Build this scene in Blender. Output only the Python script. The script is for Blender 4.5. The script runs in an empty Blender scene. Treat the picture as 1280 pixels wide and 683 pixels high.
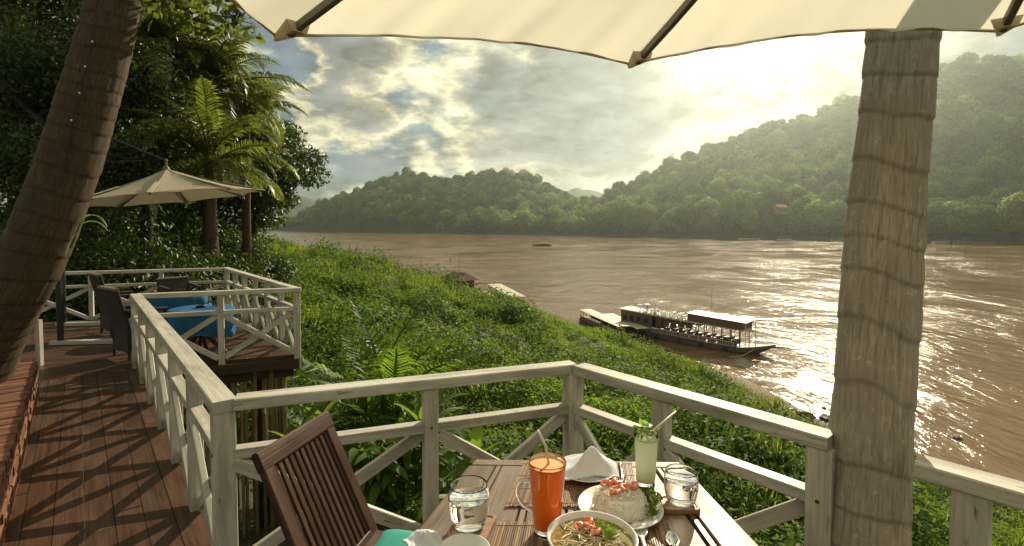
import bpy, math, random
import numpy as np
from mathutils import Vector, Matrix, noise as mnoise
R = math.radians
rng = np.random.default_rng(7)
random.seed(7)
SC = bpy.context.scene
COL = SC.collection

# ------------------------------------------------------------------ camera
FPX, HZ, PITCH, CH = 650.0, 281.0, R(2.2), 1.53      # focal length in photo pixels, horizon row, tilt, eye height above the deck
cam_d = bpy.data.cameras.new('camera'); cam = bpy.data.objects.new('camera', cam_d); COL.objects.link(cam)
cam.location = (0, 0, CH); cam.rotation_euler = (R(90) - PITCH, 0, 0)
cam_d.sensor_width = 36; cam_d.lens = FPX / 1280 * 36
cam_d.shift_y = -((341.5 - HZ) - FPX * math.tan(PITCH)) / 1280
cam_d.clip_start = 0.02; cam_d.clip_end = 20000
SC.camera = cam

# ------------------------------------------------------------------ sun, sky, exposure
SUN_AZ, SUN_EL = R(25), R(30)                          # azimuth clockwise from +Y
sdir = Vector((math.sin(SUN_AZ) * math.cos(SUN_EL), math.cos(SUN_AZ) * math.cos(SUN_EL), math.sin(SUN_EL)))
sl = bpy.data.lights.new('sun', 'SUN'); sl.energy = 5.0; sl.angle = R(0.5); sl.color = (1.0, 0.86, 0.62)
so = bpy.data.objects.new('sun', sl); COL.objects.link(so)
so.rotation_euler = (-sdir).to_track_quat('-Z', 'Y').to_euler(); so.location = (30, 40, 60)
SC.view_settings.view_transform = 'Standard'; SC.view_settings.look = 'None'
SC.view_settings.exposure = 0.36; SC.view_settings.gamma = 1.0

def N(nt, typ, **kw):
    n = nt.nodes.new(typ)
    for k, v in kw.items():
        if k in n.inputs.keys(): n.inputs[k].default_value = v
        else: setattr(n, k, v)
    return n
def L(nt, a, b): nt.links.new(a, b)
def math_n(nt, op, a, b=None, c=None, clamp=False):
    n = nt.nodes.new('ShaderNodeMath'); n.operation = op; n.use_clamp = clamp
    for i, v in enumerate((a, b, c)):
        if v is None: continue
        if isinstance(v, (int, float)): n.inputs[i].default_value = v
        else: nt.links.new(v, n.inputs[i])
    return n.outputs[0]
def ramp(nt, fac, stops, interp='LINEAR'):
    n = nt.nodes.new('ShaderNodeValToRGB'); n.color_ramp.interpolation = interp
    e = n.color_ramp.elements
    while len(e) < len(stops): e.new(0.5)
    for i, (p, c) in enumerate(stops):
        e[i].position = p; e[i].color = (*c, 1) if len(c) == 3 else c
    nt.links.new(fac, n.inputs[0]); return n.outputs[0]
def mixc(nt, fac, a, b, mode='MIX'):
    n = nt.nodes.new('ShaderNodeMix'); n.data_type = 'RGBA'; n.blend_type = mode
    for sock, v in ((n.inputs[0], fac), (n.inputs[6], a), (n.inputs[7], b)):
        if isinstance(v, (int, float)): sock.default_value = v
        elif isinstance(v, tuple): sock.default_value = (*v, 1) if len(v) == 3 else v
        else: nt.links.new(v, sock)
    return n.outputs[2]

W = bpy.data.worlds.new('World'); SC.world = W; W.use_nodes = True
nt = W.node_tree; nt.nodes.clear()
sky = N(nt, 'ShaderNodeTexSky', sky_type='NISHITA', sun_disc=False)
sky.sun_elevation = SUN_EL; sky.sun_rotation = SUN_AZ; sky.air_density = 1.0; sky.dust_density = 2.0
tc = N(nt, 'ShaderNodeTexCoord')
sep = N(nt, 'ShaderNodeSeparateXYZ'); L(nt, tc.outputs['Generated'], sep.inputs[0])
zc = math_n(nt, 'MAXIMUM', sep.outputs[2], 0.0)
den = math_n(nt, 'ADD', zc, 0.42)
comb = N(nt, 'ShaderNodeCombineXYZ')
L(nt, math_n(nt, 'DIVIDE', sep.outputs[0], den), comb.inputs[0])
L(nt, math_n(nt, 'DIVIDE', sep.outputs[1], den), comb.inputs[1])
L(nt, math_n(nt, 'MULTIPLY', zc, 2.2), comb.inputs[2])
def skynoise(scale, detail, rough, dist, off):
    mp = N(nt, 'ShaderNodeMapping'); mp.inputs['Location'].default_value = off
    L(nt, comb.outputs[0], mp.inputs[0])
    n = N(nt, 'ShaderNodeTexNoise', Scale=scale, Detail=detail, Roughness=rough, Distortion=dist)
    L(nt, mp.outputs[0], n.inputs['Vector']); return n.outputs['Fac']
n1 = skynoise(1.5, 9, 0.58, 0.2, (3.1, 1.7, 0.4))
def puff(off):
    mp = N(nt, 'ShaderNodeMapping'); mp.inputs['Location'].default_value = off; L(nt, comb.outputs[0], mp.inputs[0])
    dn = N(nt, 'ShaderNodeTexNoise', Scale=5.0, Detail=5, Roughness=.6); L(nt, mp.outputs[0], dn.inputs['Vector'])
    ma = nt.nodes.new('ShaderNodeVectorMath'); ma.operation = 'MULTIPLY_ADD'; L(nt, dn.outputs['Color'], ma.inputs[0]); ma.inputs[1].default_value = (.22, .22, .22); L(nt, mp.outputs[0], ma.inputs[2])
    v = N(nt, 'ShaderNodeTexVoronoi', Scale=4.2, Detail=2.0, Roughness=.5, Lacunarity=2.3); v.feature = 'F1'; v.normalize = True
    L(nt, ma.outputs[0], v.inputs['Vector']); return math_n(nt, 'SUBTRACT', 1.0, v.outputs['Distance'])
pf, pf2 = puff((1.3, .2, .5)), puff((1.3 + .035, .2 + .05, .5))      # billows, and the same billows a step towards the sun: their difference shades them
n2 = skynoise(4.6, 9, 0.66, 0.3, (7.3, 4.1, 2.0))
wn = N(nt, 'ShaderNodeTexNoise', Scale=2.6, Detail=6, Roughness=.6); L(nt, comb.outputs[0], wn.inputs['Vector'])
wv = nt.nodes.new('ShaderNodeVectorMath'); wv.operation = 'MULTIPLY_ADD'; L(nt, wn.outputs['Color'], wv.inputs[0]); wv.inputs[1].default_value = (.34, .2, .34); wv.inputs[2].default_value = (-.17, -.10, -.17)
wd = nt.nodes.new('ShaderNodeVectorMath'); wd.operation = 'ADD'; L(nt, tc.outputs['Generated'], wd.inputs[0]); L(nt, wv.outputs[0], wd.inputs[1])
wnm = nt.nodes.new('ShaderNodeVectorMath'); wnm.operation = 'NORMALIZE'; L(nt, wd.outputs[0], wnm.inputs[0])
def blob(u, v, tight, src=None):       # soft lobe round one direction of the sky
    d = Vector(((u - 640) / FPX, 1, (HZ - v) / FPX)).normalized()
    vm = nt.nodes.new('ShaderNodeVectorMath'); vm.operation = 'DOT_PRODUCT'
    L(nt, src or wnm.outputs[0], vm.inputs[0]); vm.inputs[1].default_value = d
    mr = N(nt, 'ShaderNodeMapRange'); mr.interpolation_type = 'SMOOTHERSTEP'
    L(nt, vm.outputs['Value'], mr.inputs[0]); mr.inputs[1].default_value = math.cos(R(tight)); mr.inputs[2].default_value = 1.0
    return mr.outputs[0]
dens = math_n(nt, 'ADD', math_n(nt, 'MULTIPLY', n1, 0.62), math_n(nt, 'ADD', math_n(nt, 'MULTIPLY', n2, 0.20), math_n(nt, 'MULTIPLY', math_n(nt, 'SUBTRACT', pf, .74), 0.42)))
dens = math_n(nt, 'ADD', dens, .09)
for (u, v, tight, amp) in ((700, 160, 13, .17), (770, 110, 11, .11), (450, 95, 7, .11), (400, 80, 5, .06), (560, 120, 8, -.03), (510, 140, 5, -.03), (960, 110, 15, -.035), (905, 60, 6, -.05), (1060, 60, 6, .05),
                           (330, 70, 7, -.14), (320, 165, 12, .0), (480, 200, 8, .03), (420, 240, 8, -.06), (1010, 175, 6, .09), (880, 165, 6, .08), (1215, 90, 9, .15)):
    if amp: dens = math_n(nt, 'ADD', dens, math_n(nt, 'MULTIPLY', blob(u, v, tight), amp))
K = 8.0
cloud = ramp(nt, dens, [(0.34, (.11 * K, .18 * K, .24 * K)), (0.43, (.25 * K, .33 * K, .35 * K)), (0.475, (.66 * K, .63 * K, .44 * K)), (0.52, (1.0 * K, .92 * K, .58 * K)),
                        (0.560, (.62 * K, .58 * K, .42 * K)), (0.61, (.34 * K, .345 * K, .30 * K)), (0.71, (.21 * K, .23 * K, .22 * K))])
relief = math_n(nt, 'MULTIPLY_ADD', math_n(nt, 'SUBTRACT', pf, pf2), 3.6, 1.0)
relief = math_n(nt, 'MINIMUM', math_n(nt, 'MAXIMUM', relief, .55), 1.75)
glow = blob(1000, 40, 62, tc.outputs['Generated'])
lum = math_n(nt, 'ADD', math_n(nt, 'MULTIPLY', math_n(nt, 'POWER', glow, 1.5), 0.30), 0.80)
cx = nt.nodes.new('ShaderNodeVectorMath'); cx.operation = 'SCALE'; L(nt, cloud, cx.inputs[0]); L(nt, math_n(nt, 'MULTIPLY', lum, relief), cx.inputs['Scale'])
cov = N(nt, 'ShaderNodeMapRange'); L(nt, dens, cov.inputs[0]); cov.inputs[1].default_value = .28; cov.inputs[2].default_value = .42
cov.inputs[3].default_value = 0.55; cov.inputs[4].default_value = 1.0
skyc = mixc(nt, cov.outputs[0], sky.outputs[0], cx.outputs[0])
bg = N(nt, 'ShaderNodeBackground', Strength=0.1); L(nt, skyc, bg.inputs[0])
wo = N(nt, 'ShaderNodeOutputWorld'); L(nt, bg.outputs[0], wo.inputs[0])

SC.render.engine = 'CYCLES'
SC.cycles.use_denoising = True
SC.cycles.max_bounces = 8; SC.cycles.diffuse_bounces = 3; SC.cycles.glossy_bounces = 3
SC.cycles.transmission_bounces = 8; SC.cycles.transparent_max_bounces = 8; SC.cycles.volume_bounces = 0
SC.cycles.caustics_refractive = False; SC.cycles.caustics_reflective = False
SC.cycles.sample_clamp_indirect = 4.0

# ------------------------------------------------------------------ helpers
def ray(u, v):
    dx = (u - 640) / FPX
    vy = (HZ - v) / FPX
    # the shifted, tilted camera: image row v maps to this slope in camera space
    cy = (HZ - v) / FPX - math.tan(PITCH) * -1
    cy = math.tan(PITCH) + (HZ - v) / FPX
    c, s = math.cos(PITCH), math.sin(PITCH)
    return Vector((dx, c + cy * s, cy * c - s))
def at(u, v, depth):            # point at a distance straight ahead (metres along Y)
    r = ray(u, v); return Vector((0, 0, CH)) + r * (depth / r.y)
def on(u, v, z):                # point on a level surface
    r = ray(u, v); return Vector((0, 0, CH)) + r * ((z - CH) / r.z)

def tag(o, label=None, cat=None, group=None, kind=None):
    if label: o['label'] = label
    if cat: o['category'] = cat
    if group: o['group'] = group
    if kind: o['kind'] = kind
    return o
def thing(name, loc, label, cat, group=None, kind=None):
    o = bpy.data.objects.new(name, None); COL.objects.link(o); o.location = loc; o.empty_display_size = .1
    return tag(o, label, cat, group, kind)
def world_loc(o):
    v = Vector((0, 0, 0))
    while o: v = v + o.location; o = o.parent
    return v
def mesh_obj(name, verts, faces, mat, parent=None, origin=None, smooth=False, uvs=None, midx=None, mats=None):
    v = np.asarray(verts, dtype=np.float32).reshape(-1, 3)
    me = bpy.data.meshes.new(name)
    if parent is not None:
        og = np.array(world_loc(parent)); 
    else:
        og = np.array(origin if origin is not None else (0, 0, 0))
    v = v - og.astype(np.float32)
    if isinstance(faces, np.ndarray):
        k = faces.shape[1]; nf = len(faces)
        me.vertices.add(len(v)); me.vertices.foreach_set('co', v.ravel())
        me.loops.add(nf * k); me.polygons.add(nf)
        me.loops.foreach_set('vertex_index', faces.astype(np.int32).ravel())
        me.polygons.foreach_set('loop_start', np.arange(0, nf * k, k, dtype=np.int32))
        me.update(calc_edges=True)
    else:
        me.from_pydata(v.tolist(), [], faces); me.update()
    if uvs is not None:
        ul = me.uv_layers.new(name='UVMap'); ul.data.foreach_set('uv', np.asarray(uvs, dtype=np.float32).ravel())
    for m in (mats or [mat]): me.materials.append(m)
    if midx is not None: me.polygons.foreach_set('material_index', np.asarray(midx, dtype=np.int32))
    if smooth: me.polygons.foreach_set('use_smooth', np.ones(len(me.polygons), dtype=bool))
    o = bpy.data.objects.new(name, me); COL.objects.link(o)
    if parent is not None: o.parent = parent
    else: o.location = og
    return o
def children(o): return [c for c in bpy.data.objects if c.parent == o]
def copy_tree(o, loc=None, rotz=None, scale=None, kids=None):
    c = o.copy(); COL.objects.link(c)
    if loc is not None: c.location = loc
    if rotz is not None: c.rotation_euler[2] = rotz
    if scale is not None: c.scale = (scale,) * 3 if isinstance(scale, (int, float)) else scale
    for ch in (kids if kids is not None else children(o)):
        d = ch.copy(); COL.objects.link(d); d.parent = c
        for g in children(ch):
            e = g.copy(); COL.objects.link(e); e.parent = d
    return c

class MB:
    def __init__(s): s.v = []; s.f = []; s.uv = []; s.mi = []
    def add(s, vs, fs, uvs=None, mi=0):
        b = len(s.v); s.v += [tuple(p) for p in vs]
        for i, f in enumerate(fs):
            s.f.append([b + j for j in f]); s.mi.append(mi)
            s.uv += (uvs[i] if uvs else [(0, 0)] * len(f))
        return s
    def beam(s, p0, p1, w, h, up=(0, 0, 1), ch=.003, mi=0, w1=None, h1=None):
        p0, p1 = Vector(p0), Vector(p1); d = p1 - p0; ln = d.length; d = d.normalized()
        up = Vector(up); x = d.cross(up)
        if x.length < 1e-4: x = d.cross(Vector((0, 1, 0)))
        x.normalize(); y = x.cross(d).normalized()
        w1 = w if w1 is None else w1; h1 = h if h1 is None else h1
        def ring(p, w, h):
            a, b = w / 2, h / 2; c = min(ch, a * .4, b * .4)
            return [p + x * q[0] + y * q[1] for q in ((-a + c, -b), (a - c, -b), (a, -b + c), (a, b - c), (a - c, b), (-a + c, b), (-a, b - c), (-a, -b + c))]
        r0, r1 = ring(p0, w, h), ring(p1, w1, h1)
        u0 = random.random() * 7; v0 = random.random() * 7
        per = [0, w, w, w + h, w + h, 2 * w + h, 2 * w + h, 2 * w + 2 * h, 2 * w + 2 * h]
        fs, uv = [], []
        for i in range(8):
            j = (i + 1) % 8
            fs.append([i, j, 8 + j, 8 + i]); uv.append([(u0, v0 + per[i]), (u0, v0 + per[i + 1]), (u0 + ln, v0 + per[i + 1]), (u0 + ln, v0 + per[i])])
        fs.append(list(range(7, -1, -1))); uv.append([(u0, v0)] * 8)
        fs.append(list(range(8, 16))); uv.append([(u0, v0)] * 8)
        return s.add(r0 + r1, fs, uv, mi)
    def tube(s, path, rad, n=8, mi=0, cap=True):
        path = [Vector(p) for p in path]; m = len(path)
        rad = [rad] * m if isinstance(rad, (int, float)) else rad
        vs, fs, uv = [], [], []
        ref = Vector((0, 0, 1)); ln = 0
        t0 = (path[1] - path[0]).normalized()
        if abs(t0.dot(ref)) > .9: ref = Vector((0, 1, 0))
        xx = t0.cross(ref).normalized(); lens = []
        for i, p in enumerate(path):
            t = (path[min(i + 1, m - 1)] - path[max(i - 1, 0)]).normalized()
            xx = (xx - t * xx.dot(t)).normalized(); yy = t.cross(xx)
            if i: ln += (p - path[i - 1]).length
            lens.append(ln)
            for k in range(n):
                a = 2 * math.pi * k / n
                vs.append(p + (xx * math.cos(a) + yy * math.sin(a)) * rad[i])
        for i in range(m - 1):
            for k in range(n):
                k2 = (k + 1) % n
                fs.append([i * n + k, i * n + k2, (i + 1) * n + k2, (i + 1) * n + k])
                c = 2 * math.pi * rad[i] / n
                uv.append([(lens[i], c * k), (lens[i], c * (k + 1)), (lens[i + 1], c * (k + 1)), (lens[i + 1], c * k)])
        if cap:
            fs.append(list(range(n - 1, -1, -1))); uv.append([(0, 0)] * n)
            fs.append([(m - 1) * n + k for k in range(n)]); uv.append([(0, 0)] * n)
        return s.add(vs, fs, uv, mi)
    def lathe(s, prof, c=(0, 0, 0), n=32, mi=0, close=False):
        c = Vector(c); m = len(prof); vs, fs, ring = [], [], []
        for (r, z) in prof:
            if r < 1e-6: ring.append([len(vs)]); vs.append(c + Vector((0, 0, z)))
            else:
                ring.append(list(range(len(vs), len(vs) + n)))
                for k in range(n):
                    a = 2 * math.pi * k / n; vs.append(c + Vector((r * math.cos(a), r * math.sin(a), z)))
        for i in range(m - 1 + (1 if close else 0)):
            A, B = ring[i], ring[(i + 1) % m]
            for k in range(n):
                k2 = (k + 1) % n
                if len(A) == 1 and len(B) == 1: continue
                if len(A) == 1: fs.append([A[0], B[k2], B[k]])
                elif len(B) == 1: fs.append([A[k], A[k2], B[0]])
                else: fs.append([A[k], A[k2], B[k2], B[k]])
        return s.add(vs, fs, None, mi)
    def prism(s, poly, z0, z1, mi=0):
        n = len(poly); vs = [(x, y, z0) for x, y in poly] + [(x, y, z1) for x, y in poly]
        fs = [list(range(n - 1, -1, -1)), list(range(n, 2 * n))] + [[i, (i + 1) % n, n + (i + 1) % n, n + i] for i in range(n)]
        return s.add(vs, fs, None, mi)
    def box(s, c, size, ax=(1, 0, 0), ch=.002, mi=0):
        c = Vector(c); ax = Vector(ax).normalized()
        return s.beam(c - ax * size[0] / 2, c + ax * size[0] / 2, size[1], size[2], ch=ch, mi=mi)
    def build(s, name, mat, parent=None, origin=None, smooth=False, mats=None):
        return mesh_obj(name, s.v, s.f, mat, parent, origin, smooth, s.uv, s.mi, mats)

def smooth_by_angle(o, ang=40):
    me = o.data
    me.polygons.foreach_set('use_smooth', np.ones(len(me.polygons), dtype=bool))
    me.set_sharp_from_angle(angle=R(ang))
    return o

# ------------------------------------------------------------------ materials
def new_mat(name):
    m = bpy.data.materials.new(name); m.use_nodes = True
    nt = m.node_tree; p = nt.nodes['Principled BSDF']; return m, nt, p
def bump(nt, p, h, strength=.3, dist=.01):
    b = N(nt, 'ShaderNodeBump', Strength=strength, Distance=dist); L(nt, h, b.inputs['Height']); L(nt, b.outputs[0], p.inputs['Normal']); return b
def noise(nt, vec, scale, detail=4, rough=.55, dist=0):
    n = N(nt, 'ShaderNodeTexNoise', Scale=scale, Detail=detail, Roughness=rough, Distortion=dist)
    if vec is not None: L(nt, vec, n.inputs['Vector'])
    return n.outputs['Fac']
def mapped(nt, src, sc):
    mp = N(nt, 'ShaderNodeMapping'); mp.inputs['Scale'].default_value = sc; L(nt, src, mp.inputs[0]); return mp.outputs[0]
def wood(name, dark, light, rough=.5, grain=(1.5, 45, 1), wear=None, wear_amt=.5, bstr=.35, spec=.3, rand=.25, chips=None):
    m, nt, p = new_mat(name)
    tcn = N(nt, 'ShaderNodeTexCoord'); uv = tcn.outputs['UV']
    oi = N(nt, 'ShaderNodeObjectInfo')
    ad = nt.nodes.new('ShaderNodeVectorMath'); ad.operation = 'ADD'; L(nt, uv, ad.inputs[0])
    cx = N(nt, 'ShaderNodeCombineXYZ'); L(nt, math_n(nt, 'MULTIPLY', oi.outputs['Random'], 31.0), cx.inputs[0]); L(nt, math_n(nt, 'MULTIPLY', oi.outputs['Random'], 13.0), cx.inputs[1])
    L(nt, cx.outputs[0], ad.inputs[1])
    g = noise(nt, mapped(nt, ad.outputs[0], grain), 1.0, 8, .62, 1.2)
    c = ramp(nt, g, [(.3, dark), (.7, light)])
    big = noise(nt, mapped(nt, ad.outputs[0], (1.3, 5, 1)), 1.6, 5, .6)
    if wear:
        wf = ramp(nt, big, [(.44, (0, 0, 0)), (.66, (1, 1, 1))])
        c = mixc(nt, math_n(nt, 'MULTIPLY', wf, wear_amt), c, wear)
    if chips:
        ck_ = noise(nt, mapped(nt, ad.outputs[0], (7, 42, 1)), 1.0, 5, .65, .3)
        c = mixc(nt, ramp(nt, ck_, [(.63, (0, 0, 0)), (.68, (1, 1, 1))]), c, chips)
        grime = noise(nt, mapped(nt, ad.outputs[0], (3, 14, 1)), 1.3, 6, .7)
        c = mixc(nt, ramp(nt, grime, [(.55, (0, 0, 0)), (.85, (.5,) * 3)]), c, tuple(x * .8 for x in chips))
    hs = N(nt, 'ShaderNodeHueSaturation'); L(nt, c, hs.inputs['Color'])
    L(nt, math_n(nt, 'ADD', math_n(nt, 'MULTIPLY', oi.outputs['Random'], rand * 2), 1 - rand), hs.inputs['Value'])
    L(nt, hs.outputs[0], p.inputs['Base Color'])
    L(nt, ramp(nt, big, [(.3, (rough - .12,) * 3), (.7, (rough + .15,) * 3)]), p.inputs['Roughness'])
    p.inputs['Specular IOR Level'].default_value = spec
    bump(nt, p, g, bstr, .004)
    return m
def plain(name, col, rough=.5, metal=0, var=.12, scale=8, bstr=.1, spec=.5, bscale=60, bdist=.003):
    m, nt, p = new_mat(name)
    tcn = N(nt, 'ShaderNodeTexCoord')
    n = noise(nt, tcn.outputs['Object'], scale, 5)
    c = mixc(nt, n, tuple(max(0, x * (1 - var)) for x in col), tuple(min(1, x * (1 + var)) for x in col))
    L(nt, c, p.inputs['Base Color'])
    p.inputs['Roughness'].default_value = rough; p.inputs['Metallic'].default_value = metal; p.inputs['Specular IOR Level'].default_value = spec
    if bstr: bump(nt, p, noise(nt, tcn.outputs['Object'], bscale, 4), bstr, bdist)
    return m
def leaf(name, c1, c2, trans=(.18, .30, .03), tf=.4, rough=.45, spec=.35, vvar=.3, patch=None):
    m, nt, p = new_mat(name)
    geo = N(nt, 'ShaderNodeNewGeometry'); oi = N(nt, 'ShaderNodeObjectInfo')
    c = mixc(nt, geo.outputs['Random Per Island'], c1, c2)
    if patch:           # whole plants differ from place to place
        pn = noise(nt, oi.outputs['Location'], patch[0], 4, .6)
        c = mixc(nt, ramp(nt, pn, [(.42, (0, 0, 0)), (.62, (.85,) * 3)]), c, patch[1]); c = mixc(nt, ramp(nt, pn, [(.30, (.8,) * 3), (.45, (0, 0, 0))]), c, patch[2])
    hs = N(nt, 'ShaderNodeHueSaturation'); L(nt, c, hs.inputs['Color'])
    L(nt, math_n(nt, 'ADD', math_n(nt, 'MULTIPLY', oi.outputs['Random'], vvar * 2), 1 - vvar), hs.inputs['Value'])
    L(nt, math_n(nt, 'ADD', math_n(nt, 'MULTIPLY', oi.outputs['Random'], .05), .475), hs.inputs['Hue'])
    L(nt, hs.outputs[0], p.inputs['Base Color']); p.inputs['Roughness'].default_value = rough; p.inputs['Specular IOR Level'].default_value = spec
    tr = N(nt, 'ShaderNodeBsdfTranslucent')
    h2 = N(nt, 'ShaderNodeHueSaturation'); h2.inputs['Color'].default_value = (*trans, 1)
    L(nt, math_n(nt, 'ADD', math_n(nt, 'MULTIPLY', geo.outputs['Random Per Island'], .7), .6), h2.inputs['Value']); L(nt, h2.outputs[0], tr.inputs[0])
    mx = N(nt, 'ShaderNodeMixShader', Fac=tf); L(nt, p.outputs[0], mx.inputs[1]); L(nt, tr.outputs[0], mx.inputs[2])
    L(nt, mx.outputs[0], nt.nodes['Material Output'].inputs[0])
    return m
def cloth(name, col, tf=.3, tcol=None, weave=900, var=.08):
    m, nt, p = new_mat(name)
    tcn = N(nt, 'ShaderNodeTexCoord')
    n = noise(nt, tcn.outputs['Object'], 2.5, 6)
    L(nt, mixc(nt, n, tuple(x * (1 - var) for x in col), tuple(min(1, x * (1 + var)) for x in col)), p.inputs['Base Color'])
    p.inputs['Roughness'].default_value = .85; p.inputs['Specular IOR Level'].default_value = .15
    bump(nt, p, noise(nt, tcn.outputs['Object'], weave, 2), .15, .001)
    tr = N(nt, 'ShaderNodeBsdfTranslucent'); tr.inputs[0].default_value = (*(tcol or col), 1)
    mx = N(nt, 'ShaderNodeMixShader', Fac=tf); L(nt, p.outputs[0], mx.inputs[1]); L(nt, tr.outputs[0], mx.inputs[2])
    L(nt, mx.outputs[0], nt.nodes['Material Output'].inputs[0])
    return m
def glass(name, col=(1, 1, 1), rough=0.0, ior=1.45):
    m, nt, p = new_mat(name)
    p.inputs['Base Color'].default_value = (*col, 1); p.inputs['Transmission Weight'].default_value = 1; p.inputs['Roughness'].default_value = rough; p.inputs['IOR'].default_value = ior
    tcn = N(nt, 'ShaderNodeTexCoord'); bump(nt, p, noise(nt, tcn.outputs['Object'], 40, 2), .04, .002)
    return m

M = {}
M['paint'] = wood('weathered_white_paint', (.40, .38, .32), (.64, .62, .54), .5, (1.2, 30, 1), (.22, .195, .15), .65, .5, .3, .10, (.19, .155, .11))
M['plank'] = wood('brown_deck_wood', (.032, .016, .009), (.10, .049, .027), .45, (1.2, 38, 1), (.11, .07, .048), .45, .5, .3, .22)
M['beam'] = wood('dark_beam_wood', (.035, .022, .014), (.08, .05, .03), .7)
M['table'] = wood('oiled_table_wood', (.085, .055, .035), (.20, .14, .088), .42, (1.5, 60, 1), (.27, .20, .135), .5, .3, .5, .15)
M['chair'] = wood('dark_chair_wood', (.024, .009, .006), (.065, .028, .017), .36, (1.5, 60, 1), (.14, .07, .04), .35, .3, .5, .15)
M['chair_top'] = M['chair']
M['leg'] = wood('red_leg_wood', (.07, .03, .018), (.14, .065, .035), .5)
M['coaster'] = wood('coaster_wood', (.20, .11, .05), (.36, .22, .11), .5)
M['bamboo'] = wood('bamboo', (.12, .085, .04), (.26, .19, .09), .5, (.6, 20, 1))
M['black'] = plain('black_metal', (.012, .012, .012), .45)
M['galv'] = plain('pale_metal_foot', (.42, .41, .38), .55)
M['wicker'] = plain('dark_wicker', (.022, .018, .014), .75, var=.3, scale=120, bstr=.6, bscale=220)
M['blue'] = cloth('blue_tablecloth', (.026, .12, .25), .06)
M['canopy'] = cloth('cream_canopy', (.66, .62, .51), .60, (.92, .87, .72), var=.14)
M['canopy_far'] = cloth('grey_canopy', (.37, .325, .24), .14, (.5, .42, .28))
M['rib'] = plain('grey_rib', (.13, .115, .095), .5)
M['pocket'] = cloth('canopy_pocket', (.56, .49, .35), .3)
M['napkin'] = cloth('white_napkin', (.74, .76, .80), .12)
M['teal'] = cloth('teal_cushion', (.06, .33, .28), .0, weave=500)
M['china'] = plain('white_porcelain', (.70, .71, .70), .12, var=.03, bstr=0, spec=.6)
M['steel'] = plain('steel', (.6, .58, .54), .2, 1, bstr=.05)
M['glass'] = glass('clear_glass')
M['water_in'] = glass('drinking_water', (.97, .98, .98), 0, 1.33)
M['straw'] = plain('straw', (.66, .63, .5), .4, bstr=0)
# ------------------------------------------------------------------ terrain of the near bank
WZ = -11.5
SY = np.array([-60, 0, 10, 18, 25, 28, 33, 38.6, 44, 50, 57, 69, 78, 90, 100, 115, 170, 280, 620, 1100, 2500, 4000.])
SX = np.array([95, 46, 36, 30, 25.2, 22.6, 20.6, 20.2, 19.8, 16.6, 10.0, 4.5, -2.5, -9.5, -15.5, -26, -53, -112, -300, -590, -1500, -2500.])
yy = np.linspace(-60, 4000, 16240); xx_ = np.interp(yy, SY, SX)
ker = np.hanning(17); ker /= ker.sum(); xx_ = np.convolve(np.pad(xx_, 8, 'edge'), ker, 'valid')
dxx = np.gradient(xx_, yy)
def bank_s(x, y):
    xs = np.interp(y, yy, xx_); k = 1 / np.sqrt(1 + np.interp(y, yy, dxx) ** 2)
    return (xs - x) * k
PS = np.array([-60, -30, -5, 0, 3, 10, 20, 27, 30, 34, 42, 60, 150.])
PZ = np.array([-2.2, -2.0, -1.3, 0, .55, 2.9, 6.2, 8.7, 9.55, 10.1, 10.5, 11.0, 12.2])
def vnoise(x, y, seed=0):      # smooth value noise
    xi, yi = np.floor(x).astype(int), np.floor(y).astype(int); fx, fy = x - xi, y - yi
    fx, fy = fx * fx * (3 - 2 * fx), fy * fy * (3 - 2 * fy)
    def h(a, b):
        n = (a * 374761393 + b * 668265263 + seed * 1274126177) & 0x7fffffff
        n = (n ^ (n >> 13)) * 1274126177 & 0x7fffffff
        return ((n ^ (n >> 16)) & 0xffff) / 65535.0
    return (h(xi, yi) * (1 - fx) + h(xi + 1, yi) * fx) * (1 - fy) + (h(xi, yi + 1) * (1 - fx) + h(xi + 1, yi + 1) * fx) * fy
def fbm(x, y, oct=4, seed=0):
    a, s, t = .5, 0, 0
    for i in range(oct): s = s + a * vnoise(x, y, seed + i); t += a; x, y, a = x * 2.03, y * 2.03, a * .5
    return s / t
def bank_z(x, y):
    x = np.asarray(x, float); y = np.asarray(y, float)
    s = bank_s(x, y)
    z = WZ + np.interp(s, PS, PZ)
    amp = np.clip(s / 8, 0, 1)
    z = z + amp * ((fbm(x / 5.5, y / 5.5, 3, 3) - .5) * 2.3 / (1 + np.clip(y - 25, 0, 200) / 30) + (fbm(x / 1.6, y / 1.6, 3, 9) - .5) * .75)
    near = np.clip((np.hypot(x + 1, y - 3) - 3) / 6, 0, 1)
    return z - (1 - near) * .15
ty = np.concatenate([np.arange(-50, 2, 2.0), np.arange(2, 40, .5), np.geomspace(40, 3600, 170)])
ts = np.concatenate([np.linspace(-45, -3, 8), np.arange(-2, 46, .5), np.geomspace(46, 700, 40)])
TY, TS = np.meshgrid(ty, ts, indexing='ij')
kk = 1 / np.sqrt(1 + np.interp(TY, yy, dxx) ** 2)
TX = np.interp(TY, yy, xx_) - TS / kk
TZ = bank_z(TX, TY)
def grid_faces(a, b):
    i, j = np.meshgrid(np.arange(a - 1), np.arange(b - 1), indexing='ij'); q = i * b + j
    return np.stack([q, q + b, q + b + 1, q + 1], -1).reshape(-1, 4)
m, nt, p = new_mat('bank_soil')
geo = N(nt, 'ShaderNodeNewGeometry'); sp = N(nt, 'ShaderNodeSeparateXYZ'); L(nt, geo.outputs['Position'], sp.inputs[0])
n = noise(nt, geo.outputs['Position'], .8, 7, .6)
wet = N(nt, 'ShaderNodeMapRange'); L(nt, math_n(nt, 'ADD', sp.outputs[2], math_n(nt, 'MULTIPLY', n, 1.2)), wet.inputs[0]); wet.inputs[1].default_value = -11.2; wet.inputs[2].default_value = -9.6
sand = ramp(nt, n, [(.3, (.10, .055, .03)), (.5, (.17, .105, .06)), (.7, (.26, .18, .11))])
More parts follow.
